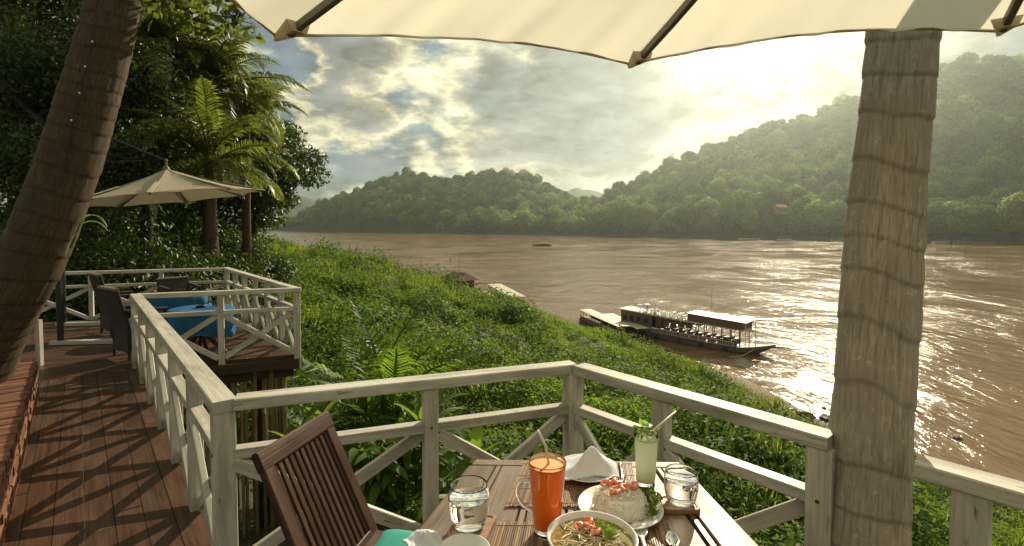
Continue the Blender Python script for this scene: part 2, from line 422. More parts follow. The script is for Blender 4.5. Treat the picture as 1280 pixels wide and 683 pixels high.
soil = ramp(nt, n, [(.3, (.03, .024, .012)), (.6, (.055, .05, .02)), (.8, (.10, .075, .04))])
L(nt, mixc(nt, wet.outputs[0], sand, soil), p.inputs['Base Color']); p.inputs['Roughness'].default_value = .85
bump(nt, p, noise(nt, geo.outputs['Position'], 6, 6), .5, .08)
bank = mesh_obj('river_bank_ground', np.stack([TX, TY, TZ], -1), grid_faces(len(ty), len(ts)), m, smooth=True); bank['kind'] = 'structure'

# ------------------------------------------------------------------ river
m, nt, p = new_mat('muddy_river')
geo = N(nt, 'ShaderNodeNewGeometry'); pos = geo.outputs['Position']
cur = mapped(nt, pos, (1, 1, 1))
mpr = N(nt, 'ShaderNodeMapping'); mpr.inputs['Rotation'].default_value = (0, 0, R(-52)); mpr.inputs['Scale'].default_value = (1, .33, 1); L(nt, pos, mpr.inputs[0])
wn1 = noise(nt, mpr.outputs[0], .26, 6, .62, .6)
wn2 = noise(nt, mpr.outputs[0], 1.7, 5, .6, .8)
wn3 = noise(nt, pos, .045, 4, .55, .8)
c = ramp(nt, noise(nt, mpr.outputs[0], .035, 5, .6, .5), [(.3, (.142, .080, .031)), (.7, (.22, .130, .056))])
L(nt, c, p.inputs['Base Color'])
L(nt, ramp(nt, wn3, [(.35, (.09,) * 3), (.65, (.18,) * 3)]), p.inputs['Roughness'])
p.inputs['IOR'].default_value = 1.333; p.inputs['Specular IOR Level'].default_value = .34
calm = ramp(nt, wn3, [(.33, (.25,) * 3), (.62, (1, 1, 1))])
b1 = N(nt, 'ShaderNodeBump', Strength=1.0, Distance=.55); L(nt, math_n(nt, 'MULTIPLY', wn1, calm), b1.inputs['Height'])
b2 = N(nt, 'ShaderNodeBump', Strength=.8, Distance=.18); L(nt, math_n(nt, 'MULTIPLY', wn2, calm), b2.inputs['Height']); L(nt, b1.outputs[0], b2.inputs['Normal'])
L(nt, b2.outputs[0], p.inputs['Normal'])
wx = np.concatenate([[-2600], np.linspace(-700, 700, 57), [2000]]); wy = np.concatenate([[-55], np.linspace(20, 1400, 60), [3000]])
GX, GY = np.meshgrid(wx, wy, indexing='ij')
river = mesh_obj('river_water', np.stack([GX, GY, np.full_like(GX, WZ)], -1), grid_faces(len(wx), len(wy)), m, smooth=True); river['kind'] = 'structure'

# ------------------------------------------------------------------ hills across the river
FX = np.array([-2600, -900, -511, -266, -43, 104, 188, 266, 333, 384, 460, 700, 1500.])
FY = np.array([3000, 1500, 1126, 910, 704, 563, 470, 422, 338, 290, 220, 20, -300.])
def far_t(x, y):
    yf = np.interp(x, FX, FY); sl_ = np.interp(x, (FX[1:] + FX[:-1]) / 2, np.diff(FY) / np.diff(FX))
    return (y - yf) / np.sqrt(1 + sl_ ** 2)
def crest(pts, dz=14):
    return np.array([tuple(at(u, v, d) - Vector((0, 0, dz if d < 1500 else 0))) for u, v, d in pts])
ridges = [
    (crest([(330, 284, 1500), (395, 274, 1300), (430, 256, 1200), (480, 234, 1120), (540, 221, 1040), (600, 222, 980), (650, 228, 930), (680, 240, 890), (706, 256, 850), (740, 270, 800)]), .42),
    (crest([(700, 270, 820), (760, 244, 800), (800, 231, 790), (840, 215, 780), (880, 207, 770), (920, 192, 760), (960, 168, 750), (1000, 153, 740), (1050, 142, 730), (1110, 146, 730), (1200, 160, 720)]), .50),
    (crest([(935, 252, 500), (965, 228, 545), (1000, 203, 600), (1060, 170, 640), (1120, 138, 650), (1165, 113, 650), (1220, 88, 645), (1280, 74, 640), (1400, 34, 600), (1700, 10, 480)]), .60),
    (crest([(1180, 262, 440), (1280, 225, 450), (1420, 190, 440)]), .5),
    (crest([(520, 262, 900), (600, 255, 850), (660, 262, 800)]), .35),
    (crest([(150, 262, 3000), (330, 254, 2900), (372, 247, 2800), (405, 258, 2700), (450, 280, 2500)], 0), .45),
    (crest([(690, 262, 2100), (722, 240, 2100), (738, 234, 2100), (756, 242, 2100), (790, 265, 2100)], 0), .4),
]
def tent(x, y, cr, slope):
    best = np.full(x.shape, -99.0)
    for a, b in zip(cr[:-1], cr[1:]):
        dx, dy = b[0] - a[0], b[1] - a[1]
        t = np.clip(((x - a[0]) * dx + (y - a[1]) * dy) / (dx * dx + dy * dy), 0, 1)
        d = np.hypot(x - a[0] - t * dx, y - a[1] - t * dy)
        best = np.maximum(best, a[2] + t * (b[2] - a[2]) - slope * d * (d / (d + 25)))
    return best
def hill_z(x, y):
    t = far_t(x, y)
    base = WZ + np.interp(t, [-60, -3, 0, 10, 60, 250], [-2.2, -1.2, 0, 2.5, 6, 12])
    gul = (fbm(x / 120, y / 120, 4, 21) - .5)
    h = np.full(x.shape, -99.0)
    for cr, s in ridges:
        tt = tent(x, y, cr, s)
        h = np.maximum(h, tt)
    h = h + gul * np.clip((h + 5) * .8, 0, 75) * np.clip((np.abs(h - base)) / 60, 0, 1)
    hh = np.maximum(h, base); k = np.clip(t / 40, 0, 1)
    return np.where(t > 0, base + (hh - base) * k, base)
gx = np.concatenate([np.arange(-1500, -400, 25.), np.arange(-400, 620, 9.), np.arange(620, 1400, 30.)]); gy = np.concatenate([np.arange(150, 1250, 9.), np.arange(1250, 3150, 40.)])
HX, HY = np.meshgrid(gx, gy, indexing='ij'); HZZ = hill_z(HX, HY)
m, nt, p = new_mat('hill_ground')
geo = N(nt, 'ShaderNodeNewGeometry')
L(nt, ramp(nt, noise(nt, geo.outputs['Position'], .05, 8, .65), [(.35, (.018, .032, .006)), (.65, (.045, .065, .014))]), p.inputs['Base Color']); p.inputs['Roughness'].default_value = .9; p.inputs['Specular IOR Level'].default_value = .1
hills = mesh_obj('hills', np.stack([HX, HY, HZZ], -1), grid_faces(len(gx), len(gy)), m, smooth=True); hills['kind'] = 'structure'

# ------------------------------------------------------------------ foliage meshes
def leaf_mesh(cen, nrm, length, width, fold=.25, seed=0, droop=None):
    """diamond leaves: base, two sides, tip -> 2 triangles folded on the midrib"""
    r = np.random.default_rng(seed); n = len(cen)
    cen = np.asarray(cen, float); nrm = np.asarray(nrm, float); nrm /= np.linalg.norm(nrm, axis=1)[:, None] + 1e-9
    d = r.normal(size=(n, 3)); d -= nrm * (d * nrm).sum(1)[:, None]
    if droop is not None: d[:, 2] -= droop
    d /= np.linalg.norm(d, axis=1)[:, None] + 1e-9
    s = np.cross(nrm, d); s /= np.linalg.norm(s, axis=1)[:, None] + 1e-9
    l = (length * r.uniform(.6, 1.3, n))[:, None]; w = (width * r.uniform(.7, 1.2, n))[:, None]
    b = cen - d * l * .5; t = cen + d * l * .5; f = nrm * w * fold
    v = np.stack([b, cen + s * w * .5 + f, t, cen - s * w * .5 + f], 1).reshape(-1, 3)
    q = np.arange(n) * 4
    tri = np.concatenate([np.stack([q, q + 1, q + 2], 1), np.stack([q, q + 2, q + 3], 1)])
    return v, tri
def rand_dir(n, r, up=0.0):
    d = r.normal(size=(n, 3)); d[:, 2] += up; return d / np.linalg.norm(d, axis=1)[:, None]
def unlinked(name, v, f, mat):
    me = bpy.data.meshes.new(name); v = np.asarray(v, np.float32); f = np.asarray(f)
    me.vertices.add(len(v)); me.vertices.foreach_set('co', v.ravel()); k = f.shape[1]
    me.loops.add(len(f) * k); me.polygons.add(len(f)); me.loops.foreach_set('vertex_index', f.astype(np.int32).ravel())
    me.polygons.foreach_set('loop_start', np.arange(0, len(f) * k, k, dtype=np.int32)); me.update(calc_edges=True)
    me.materials.append(mat); return bpy.data.objects.new(name, me)
def scatter(name, pts, rotz, scl, src, label=None, cat=None, tilt=None):
    n = len(pts); me = bpy.data.meshes.new(name); me.vertices.add(n); me.vertices.foreach_set('co', np.asarray(pts, np.float32).ravel())
    rot = np.zeros((n, 3), np.float32); rot[:, 2] = rotz
    if tilt is not None: rot[:, :2] = tilt
    a = me.attributes.new('rot', 'FLOAT_VECTOR', 'POINT'); a.data.foreach_set('vector', rot.ravel())
    a = me.attributes.new('scl', 'FLOAT_VECTOR', 'POINT'); a.data.foreach_set('vector', np.repeat(np.asarray(scl, np.float32)[:, None], 3, 1).ravel() if np.ndim(scl) == 1 else np.asarray(scl, np.float32).ravel())
    o = bpy.data.objects.new(name, me); COL.objects.link(o)
    ng = bpy.data.node_groups.new(name + '_nodes', 'GeometryNodeTree')
    ng.interface.new_socket('Geometry', in_out='INPUT', socket_type='NodeSocketGeometry'); ng.interface.new_socket('Geometry', in_out='OUTPUT', socket_type='NodeSocketGeometry')
    gi = ng.nodes.new('NodeGroupInput'); go = ng.nodes.new('NodeGroupOutput')
    iop = ng.nodes.new('GeometryNodeInstanceOnPoints')
    if isinstance(src, list):
        cl = bpy.data.collections.new(name + '_sources')
        for s_ in src: cl.objects.link(s_)
        oi = ng.nodes.new('GeometryNodeCollectionInfo'); oi.inputs['Collection'].default_value = cl
        oi.inputs['Separate Children'].default_value = True; oi.inputs['Reset Children'].default_value = True
        iop.inputs['Pick Instance'].default_value = True; out = oi.outputs[0]
    else:
        oi = ng.nodes.new('GeometryNodeObjectInfo'); oi.inputs['Object'].default_value = src; oi.inputs['As Instance'].default_value = True
        out = oi.outputs['Geometry']
    na = ng.nodes.new('GeometryNodeInputNamedAttribute'); na.data_type = 'FLOAT_VECTOR'; na.inputs['Name'].default_value = 'rot'
    nb = ng.nodes.new('GeometryNodeInputNamedAttribute'); nb.data_type = 'FLOAT_VECTOR'; nb.inputs['Name'].default_value = 'scl'
    e2r = ng.nodes.new('FunctionNodeEulerToRotation')
    ng.links.new(gi.outputs[0], iop.inputs['Points']); ng.links.new(out, iop.inputs['Instance'])
    ng.links.new(na.outputs['Attribute'], e2r.inputs[0]); ng.links.new(e2r.outputs[0], iop.inputs['Rotation']); ng.links.new(nb.outputs['Attribute'], iop.inputs['Scale'])
    ng.links.new(iop.outputs[0], go.inputs[0])
    md = o.modifiers.new('scatter', 'NODES'); md.node_group = ng
    tag(o, label, cat, kind='stuff'); return o

ML = {}
ML['weed'] = leaf('weed_leaf', (.055, .115, .013), (.115, .175, .024), (.30, .45, .035), .45, .62, .2, .4, (.16, (.15, .19, .03), (.03, .075, .010)))
ML['grass'] = leaf('grass_blade', (.065, .12, .014), (.11, .16, .026), (.30, .42, .045), .46, .65, .18, .4, (.2, (.17, .17, .05), (.04, .09, .012)))
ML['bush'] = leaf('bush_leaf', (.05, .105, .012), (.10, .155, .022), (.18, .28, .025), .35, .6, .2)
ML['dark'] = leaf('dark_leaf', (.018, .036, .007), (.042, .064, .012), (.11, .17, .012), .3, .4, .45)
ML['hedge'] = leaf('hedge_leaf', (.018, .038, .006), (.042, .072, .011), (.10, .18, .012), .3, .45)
ML['frond'] = leaf('palm_leaflet', (.050, .070, .013), (.105, .125, .025), (.28, .33, .04), .36, .38, .5)
ML['hill'] = leaf('hill_tree_leaf', (.040, .095, .012), (.115, .18, .025), (.20, .34, .03), .28, .8, .05, .6)
ML['hill_light'] = leaf('light_tree_leaf', (.12, .19, .024), (.19, .25, .04), (.36, .48, .06), .32, .6, .15, .3)
ML['broad'] = leaf('broad_leaf', (.05, .10, .016), (.09, .15, .025), (.26, .42, .03), .42, .5, .22, .2)
ML['bough'] = leaf('bough_leaf', (.028, .05, .010), (.06, .09, .016), (.20, .27, .03), .4, .45, .3)
ML['mint'] = leaf('mint_leaf', (.09, .20, .03), (.17, .30, .06), (.4, .6, .1), .45, .4)
bark_m, nt, p = new_mat('bark')
tcn = N(nt, 'ShaderNodeTexCoord'); g = noise(nt, mapped(nt, tcn.outputs['Object'], (9, 9, 2)), 1.5, 7, .65, .6)
L(nt, ramp(nt, g, [(.3, (.025, .018, .012)), (.7, (.085, .062, .04))]), p.inputs['Base Color']); p.inputs['Roughness'].default_value = .85; bump(nt, p, g, .7, .03); M['bark'] = bark_m

def mound(n, rad, h, ll, lw, seed, up=.6):
    r = np.random.default_rng(seed); d = rand_dir(n, r); d[:, 2] = np.abs(d[:, 2])
    rr = r.uniform(.35, 1.05, n) ** .6
    lump = 1 + .3 * np.sin(d[:, 0] * 5 + seed) * np.cos(d[:, 1] * 4 + 2 * seed)
    c = d * rr[:, None] * lump[:, None] * np.array([rad, rad, h])
    nr = d + r.normal(size=(n, 3)) * .6; nr[:, 2] += up
    return leaf_mesh(c, nr, ll, lw, .25, seed)
def tuft(n, h, spread, w, seed):
    r = np.random.default_rng(seed); a = r.uniform(0, 2 * np.pi, n); b = r.uniform(0, spread * .55, n) ; ln = r.uniform(.0, .65, n)
    base = np.stack([np.cos(a) * b, np.sin(a) * b, np.zeros(n)], 1); hh = h * r.uniform(.55, 1.15, n)
    a2 = a + r.normal(size=n) * .8; dirv = np.stack([np.cos(a2), np.sin(a2), np.zeros(n)], 1); sd = np.stack([-np.sin(a2), np.cos(a2), np.zeros(n)], 1)
    up = np.array([0, 0, 1.])
    p1 = base + up * (hh * .55)[:, None] + dirv * (ln * hh * .3)[:, None]; p2 = base + up * (hh * (1 - .4 * ln))[:, None] + dirv * (ln * hh * .95)[:, None]
    ww = (w * r.uniform(.7, 1.3, n))[:, None]
    v = np.stack([base - sd * ww * .5, base + sd * ww * .5, p1 + sd * ww * .5, p1 - sd * ww * .5, p2], 1).reshape(-1, 3); q = np.arange(n) * 5
    return v, np.concatenate([np.stack([q, q + 1, q + 2], 1), np.stack([q, q + 2, q + 3], 1), np.stack([q + 3, q + 2, q + 4], 1)])
S_weed = unlinked('weed_source', *mound(230, .5, .36, .078, .045, 1), ML['weed'])
S_weed2 = unlinked('weed_source_fine', *mound(260, .5, .36, .062, .034, 5), ML['weed'])
S_grass = unlinked('grass_source', *tuft(110, .38, .6, .020, 2), ML['grass'])
S_bush = unlinked('bush_source', *mound(230, .6, .62, .12, .06, 3), ML['bush'])

# ------------------------------------------------------------------ scatter on the near bank
r = np.random.default_rng(11)
def bank_points(n, d0, d1, u0=-160, u1=1460, smin=1.6, smax=48, keep=None):
    u = r.uniform(u0, u1, n); d = np.exp(r.uniform(np.log(d0), np.log(d1), n))
    x = (u - 640) / FPX * d; s = bank_s(x, d)
    ok = (s > smin + r.uniform(0, 1.5, n) + 1.1 * np.exp(-((d - 45) / 6) ** 2)) & (s < smax)
    # stay clear of the decks
    a = (x + 1.24) * .77 + (d - 2.2) * .64
    ok &= ~((x < .9) & (d < 2.9) & (x > -6)) & ~((d < 9.6) & (x < -1.9 - (d - 5.2) * .83 + .9) & (x > -10)) & ~((d < 3.2) & (a < .9))
    x, d = x[ok], d[ok]
    if keep is not None: k = keep(x, d); x, d = x[k], d[k]
    return np.stack([x, d, bank_z(x, d)], 1)
patch = lambda x, y: fbm(x / 4.5, y / 4.5, 3, 31)
P = bank_points(5200, 3.6, 16); d = P[:, 1]
scatter('ground_cover', P - [0, 0, .05], r.uniform(0, 6.3, len(P)), .55 * (d / 5) ** .45 * r.uniform(.7, 1.3, len(P)), S_weed2, 'bright green small leaved ground cover under the railings', 'ground cover', r.normal(size=(len(P), 2)) * .2)
P = bank_points(21000, 6, 420, keep=lambda x, y: (patch(x, y) + r.normal(size=len(x)) * .05) > .36); d = P[:, 1]
scatter('creeping_weeds', P - [0, 0, .05], r.uniform(0, 6.3, len(P)), .75 * (d / 6) ** .36 * r.uniform(.6, 1.35, len(P)), S_weed, 'leafy creepers spread over the sloping river bank', 'weeds', r.normal(size=(len(P), 2)) * .25)
P = bank_points(14000, 5, 420, keep=lambda x, y: (patch(x, y) + r.normal(size=len(x)) * .06) < .41); d = P[:, 1]
scatter('tall_grass', P - [0, 0, .05], r.uniform(0, 6.3, len(P)), .9 * (d / 6) ** .36 * r.uniform(.6, 1.35, len(P)), S_grass, 'long yellow green grass covering the river bank', 'grass', r.normal(size=(len(P), 2)) * .15)
P = bank_points(4200, 7, 130, smin=4, keep=lambda x, y: (fbm(x / 6, y / 6, 2, 77) > .47)); d = P[:, 1]
scatter('low_scrub', P - [0, 0, .1], r.uniform(0, 6.3, len(P)), 1.0 * (d / 9) ** .36 * r.uniform(.6, 1.4, len(P)) * np.clip(1.5 - d / 90, .4, 1), S_bush, 'rounded leafy scrub mounds dotted over the river bank', 'scrub')

# ------------------------------------------------------------------ forest on the far hills
def crown_cluster(nb, per, rad, hgt, ll, seed, zlo=.55):
    r = np.random.default_rng(seed); V, F = [], []; o = 0
    for b in range(nb):
        a = r.uniform(0, 6.28); q = r.uniform(0, 1) ** .5 * rad * .72
        c = np.array([math.cos(a) * q, math.sin(a) * q, hgt * (zlo + (.94 - zlo) * r.uniform() * (1 - (q / rad) ** 2))]); br = rad * r.uniform(.38, .6)
        d = rand_dir(per, r, .25); pt = c + d * br * r.uniform(.7, 1.05, per)[:, None] * [1, 1, .8]
        v, f = leaf_mesh(pt, d + r.normal(size=(per, 3)) * .22, ll, ll * .8, .1, seed * 50 + b)
        V.append(v); F.append(f + o); o += len(v)
    return np.concatenate(V), np.concatenate(F)
srcs = [unlinked('hill_tree_source', *crown_cluster(7, 170, 8.2, 17, 1.35, 40 + i), ML['hill_light' if i == 3 else 'hill']) for i in range(4)]
def hill_points(n, x0, x1, y0, y1, tmin, spacing):
    x = r.uniform(x0, x1, n); y = r.uniform(y0, y1, n); t = far_t(x, y); u = 640 + x / y * FPX
    z = hill_z(x, y); ok = (t > tmin) & (u > -60) & (u < 1380) & (z > WZ + 2)
    # drop what the crest hides: walk the sight line
    P = np.stack([x, y, z], 1)[ok]
    el = (P[:, 2] + 13 - CH) / P[:, 1]; vis = np.ones(len(P), bool)
    for f in (.62, .7, .78, .85, .9, .94): vis &= (hill_z(P[:, 0] * f, P[:, 1] * f) + 4 - CH) / (P[:, 1] * f) < el
    return P[vis]
P = hill_points(60000, -560, 640, 300, 1450, 16, 9)
sel = fbm(P[:, 0] / 70, P[:, 1] / 70, 3, 55) + r.normal(size=len(P)) * .10
kk_ = r.uniform(size=len(P)) < 6500 / len(P)
for nm, msk, sr, lb in (('hill_forest', sel <= .60, srcs[:3], 'dense dark green forest covering the hills across the river'), ('pale_hill_trees', sel > .60, srcs[3:], 'patches of pale green trees among the dark forest of the far hills')):
    Q = P[msk & kk_]; q = r.uniform(.45, 1.0, len(Q)) + .55 * (r.uniform(size=len(Q)) < .25)
    scatter(nm, Q - [0, 0, 1.5], r.uniform(0, 6.3, len(Q)), np.stack([q * r.uniform(.85, 1.2, len(Q)), q, q * r.uniform(.75, 1.3, len(Q))], 1), sr, lb, 'forest')
# ------------------------------------------------------------------ decks
D1 = Vector((-.64, .768, 0)); D2 = Vector((.94, .341, 0)); P1 = Vector((.768, .64, 0))
C0 = Vector((-1.24, 2.2, 0)); C1 = Vector((.33, 2.775, 0)); C3 = C1 - D1 * 4.2
E = Vector((-4.02, 5.53, 0)); PF = Vector((-2.53, 6.08, 0)); PB = PF + D1 * 3.75; BL = PB - D2 * 2.9
PL0 = Vector((-2.62, 2.66, 0)); PL1 = PL0 + D1 * 2.6        # foot of the brick planter
def clip(poly, nrm, c):
    out = []
    for i in range(len(poly)):
        a, b = poly[i], poly[(i + 1) % len(poly)]; da, db = a.dot(nrm) - c, b.dot(nrm) - c
        if da <= 0: out.append(a)
        if da * db < 0: out.append(a + (b - a) * (da / (da - db)))
    return out
def planks(struct, poly, along, width, mat, z, th=.05, gap=.003, lmin=1.4, lmax=2.6, seed=0):
    rr = random.Random(seed); along = along.normalized(); perp = Vector((-along.y, along.x, 0))
    ws = [p.dot(perp) for p in poly]; w = min(ws)
    while w < max(ws):
        strip = clip(clip([p.copy() for p in poly], perp, w + width - gap), -perp, -w)
        if len(strip) >= 3:
            ls = [p.dot(along) for p in strip]; l = min(ls) - rr.uniform(0, 1.2)
            while l < max(ls):
                ln = rr.uniform(lmin, lmax); piece = clip(clip(strip, along, l + ln - .003), -along, -l)
                if len(piece) >= 3:
                    dz = rr.uniform(-.0018, .0018); n = len(piece)
                    top = [Vector((p.x, p.y, z + dz)) for p in piece]; cen = sum(top, Vector()) / n
                    inn = [cen + (p - cen) * (1 - .003 / max((p - cen).length, .01)) for p in top]
                    vs = [p - Vector((0, 0, th)) for p in top] + [p - Vector((0, 0, .003)) for p in top] + inn
                    fs = [list(range(n - 1, -1, -1)), [2 * n + i for i in range(n)]] + [[i, (i + 1) % n, n + (i + 1) % n, n + i] for i in range(n)] + [[n + i, n + (i + 1) % n, 2 * n + (i + 1) % n, 2 * n + i] for i in range(n)]
                    uv0 = rr.uniform(0, 9)
                    uvs = [[(vs[j].dot(along) + uv0, vs[j].dot(perp) + uv0) for j in f] for f in fs]
                    if (max(p.dot(along) for p in piece) - min(p.dot(along) for p in piece)) > .04:
                        MB().add(vs, fs, uvs).build('plank', mat, struct)
                l += ln
        w += width
def structure(name, loc=(0, 0, 0)):
    o = bpy.data.objects.new(name, None); COL.objects.link(o); o.location = loc; o['kind'] = 'structure'; return o
dk = structure('dining_deck', (C1.x, C1.y, -.3))
deckpoly = [C0 + Vector((.03, .02, 0)), C1, C3, C3 - D2 * 3.2, C0 - D1 * 3.6]
planks(dk, deckpoly[::1], D1, .142, M['plank'], 0, seed=3)
jb = MB()
for a, b in ((C0, C1), (C1, C3)): jb.beam(a - Vector((0, 0, .11)), b - Vector((0, 0, .11)), .06, .14)
for t in (.1, .5, .95):
    q = C0.lerp(C1, t); jb.beam(q + Vector((0, -.1, -.18)), q + Vector((0, -.1, -2.2)), .12, .12)
for t in (.6, 1.6, 2.8): q = C1 - D1 * t; jb.beam(q + Vector((-.1, 0, -.18)), q + Vector((-.1, 0, -4)), .12, .12)
jb.build('deck_frame', M['beam'], dk)
wk = structure('walkway_deck', tuple(E + Vector((0, 0, -.2))))
planks(wk, [C0 - D1 * 1.5, E + P1 * .02, E - P1 * 1.0 - D1 * .008, C0 - P1 * .95 - D1 * 1.5], D1, .122, M['plank'], 0, seed=5)
jb = MB(); jb.beam(C0 + Vector((.02, .02, -.12)), E + Vector((.02, .02, -.12)), .05, .16)
for t in (.05, .35, .65, .95): q = C0.lerp(E, t); jb.beam(q + Vector((-.1, -.05, -.2)), q + Vector((-.1, -.05, -2.2)), .1, .1)
jb.build('deck_frame', M['beam'], wk)
pk = structure('platform_deck', tuple(PF + Vector((-1, .5, -.2))))
planks(pk, [E + D1 * .005, PF, PB, BL, E - P1 * 2.1], D2, .118, M['plank'], 0, seed=8)
jb = MB()
jb.beam(E + Vector((.03, -.03, -.095)), PF + Vector((.03, -.03, -.095)), .05, .11); jb.beam(PF + Vector((.02, .02, -.095)), PB + Vector((.02, .02, -.095)), .05, .11)
jb.beam(E + Vector((.2, .12, -.22)), PF + Vector((-.1, .12, -.22)), .08, .12); jb.beam(E + Vector((0, .6, -.2)), PF + Vector((-.3, .6, -.2)), .08, .12)
for t in (.1, .55, .95): q = PF.lerp(PB, t); jb.beam(q + Vector((-.3, -.1, -.18)), q + Vector((-.3, -.1, -2.6)), .13, .13)
jb.build('deck_frame', M['beam'], pk)
# bamboo and timber piles under the platform
bm = thing('bamboo_screen', (-3.1, 5.75, -2.2), 'row of brown bamboo poles standing under the blue table platform', 'bamboo screen')
rr = random.Random(4)
for i in range(19):
    q = E.lerp(PF, .30 + .032 * i) + Vector((rr.uniform(-.03, .03), .12 + rr.uniform(-.04, .08), 0)); rad = rr.uniform(.018, .034)
    path, rads = [], []
    for k in range(9):
        z = -.17 - k * .27; path += [q + Vector((rr.uniform(-.006, .006), 0, z + .012)), q + Vector((0, 0, z)), q + Vector((0, 0, z - .012))]; rads += [rad, rad * 1.16, rad]
    MB().tube(path, rads, 8).build('bamboo_pole', M['bamboo'], bm, smooth=True)
# ------------------------------------------------------------------ railings
RH, MH = .79, .545
M['bolt'] = plain('rusty_bolt', (.07, .04, .025), .6, bstr=0)
def railing(label, pts_t, a, b, top_ext=(0, 0), post_w=.085, brace='x', ends=(True, True), RHt=RH, endpost=None, shadow=None):
    """a,b: rail line ends; pts_t: post positions along it in metres"""
    a, b = Vector(a), Vector(b); d = (b - a).normalized(); nrm = Vector((-d.y, d.x, 0))
    o = thing('railing', tuple(a), label, 'railing', 'white painted deck railings')
    for i, t in enumerate(pts_t):
        if (i == 0 and not ends[0]) or (i == len(pts_t) - 1 and not ends[1]): continue
        w = post_w if i in (0, len(pts_t) - 1) else post_w * .82
        q = a + d * t; MB().beam(q + Vector((0, 0, -.16)), q + Vector((0, 0, RHt - .05)), w, w, up=nrm, ch=.004).build('post', M['paint'], o)
        for sg in (-1, 1): hb_ = MB(); bp_ = q + nrm * sg * (w / 2 - .001) + Vector((0, 0, MH + .004)); hb_.tube([bp_, bp_ + nrm * sg * .005], .0065, 7); hb_.build('bolt', M['bolt'], o)
    MB().beam(a - d * top_ext[0] + Vector((0, 0, RHt - .025)), b + d * top_ext[1] + Vector((0, 0, RHt - .025)), .098, .05, ch=.005).build('top_rail', M['paint'], o)
    for t0, t1 in zip(pts_t[:-1], pts_t[1:]):
        h = post_w * .42
        q0, q1 = a + d * (t0 + h), a + d * (t1 - h)
        MB().beam(q0 + Vector((0, 0, MH)), q1 + Vector((0, 0, MH)), .062, .045).build('mid_rail', M['paint'], o)
        for sgn, (za, zb) in ((1, (.03, MH - .035)), (-1, (MH - .035, .03))):
            MB().beam(q0 + nrm * .017 * sgn + Vector((0, 0, za)), q1 + nrm * .017 * sgn + Vector((0, 0, zb)), .03, .058, up=nrm if False else (0, 0, 1)).build('brace', M['paint'], o)
    return o
Lw = (E - C0).length
sp = [0] + [Lw * k / 6 for k in range(1, 7)]
railing('long white railing between the plank walkway and the bank', sp, C0, E, top_ext=(.05, .05))
L01 = (C1 - C0).length
railing('white railing facing the river behind the slatted chair', [0, L01 * .535, L01], C0 + Vector((0, 0, .0)), C1, ends=(False, True), top_ext=(-.05, 0), RHt=RH - .001)
railing('white railing right of the dining table ending at the big palm trunk', [0, .555, 1.225], C1, C1 - D1 * 1.255, ends=(False, True), top_ext=(-.045, 0), RHt=RH - .002)
q = C1 - D1 * 1.50
railing('short white railing on the far right beyond the big palm trunk', [0.13, .80, 1.5, 2.2], q, q - D1 * 2.3, RHt=RH - .001)
railing('white front railing of the blue table platform nearest the camera', [0, .80, (PF - E).length], E, PF, ends=(False, True), top_ext=(-.06, .05), post_w=.075)
LR = (PB - PF).length
railing('white river side railing of the blue table platform', [LR * k / 6 for k in range(7)], PF, PB, ends=(False, True), top_ext=(-.05, .05), RHt=RH - .001, post_w=.075)
LB = (BL - PB).length
railing('white back railing of the blue table platform before the dark bushes', [LB * k / 3 for k in range(4)], PB, BL, ends=(False, True), top_ext=(-.05, 0), RHt=RH - .002, post_w=.07)
q = on(50, 457, 0)
wp = MB().beam((q.x, q.y, -.02), (q.x, q.y, .50), .05, .05, up=(0, 1, 0)).build('post', M['paint'], origin=(q.x, q.y, 0)); tag(wp, 'lone short white post at the far end of the brick planter', 'post')

# ------------------------------------------------------------------ brick planter
m, nt, p = new_mat('rust_brick'); oi = N(nt, 'ShaderNodeObjectInfo'); tcn = N(nt, 'ShaderNodeTexCoord')
c = ramp(nt, oi.outputs['Random'], [(0, (.10, .034, .017)), (.5, (.155, .054, .025)), (1, (.20, .085, .04))])
n = noise(nt, tcn.outputs['Object'], 22, 6, .65); c = mixc(nt, ramp(nt, n, [(.45, (0, 0, 0)), (.75, (.7, .7, .7))]), c, (.10, .055, .03))
L(nt, c, p.inputs['Base Color']); p.inputs['Roughness'].default_value = .85; bump(nt, p, n, .7, .012); M['brick'] = m
M['mortar'] = plain('mortar', (.17, .105, .06), .9, var=.3, bstr=.8, bscale=40, bdist=.01)
M['soil'] = plain('planter_soil', (.045, .03, .018), .95, var=.4, bstr=1, bscale=25, bdist=.03)
pl = thing('brick_planter', tuple(PL0), 'low rust red brick planter along the left edge of the walkway', 'planter')
NL = Vector((-P1.x, -P1.y, 0))
A0 = PL0 - D1 * 1.6; lenp = (PL1 - A0).length
mo = MB(); c0 = A0 + NL * .075; c1 = PL1 + NL * .075
mo.beam(c0 + Vector((0, 0, .112)), c1 + Vector((0, 0, .112)), .125, .255); mo.beam(PL1 + NL * .08 - D1 * .06 + Vector((0, 0, .112)), PL1 + NL * 1.9 - D1 * .06 + Vector((0, 0, .112)), .11, .255)
mo.build('mortar_core', M['mortar'], pl)
sb = MB(); cc = (A0 + PL1) / 2 + NL * 1.05
sb.beam(A0 + NL * 1.06 + Vector((0, 0, .06)), PL1 + NL * 1.06 - D1 * .1 + Vector((0, 0, .06)), 1.83, .3); sb.build('soil', M['soil'], pl)
rr = random.Random(12); brick_me = []
for k in range(5):
    b = MB().beam((-.095 + rr.uniform(0, .006), rr.uniform(-.003, .003), 0), (.095, rr.uniform(-.003, .003), 0),   .0665, .055, ch=.006); o_ = b.build('brick', M['brick'])
    brick_me.append(o_.data); bpy.data.objects.remove(o_)
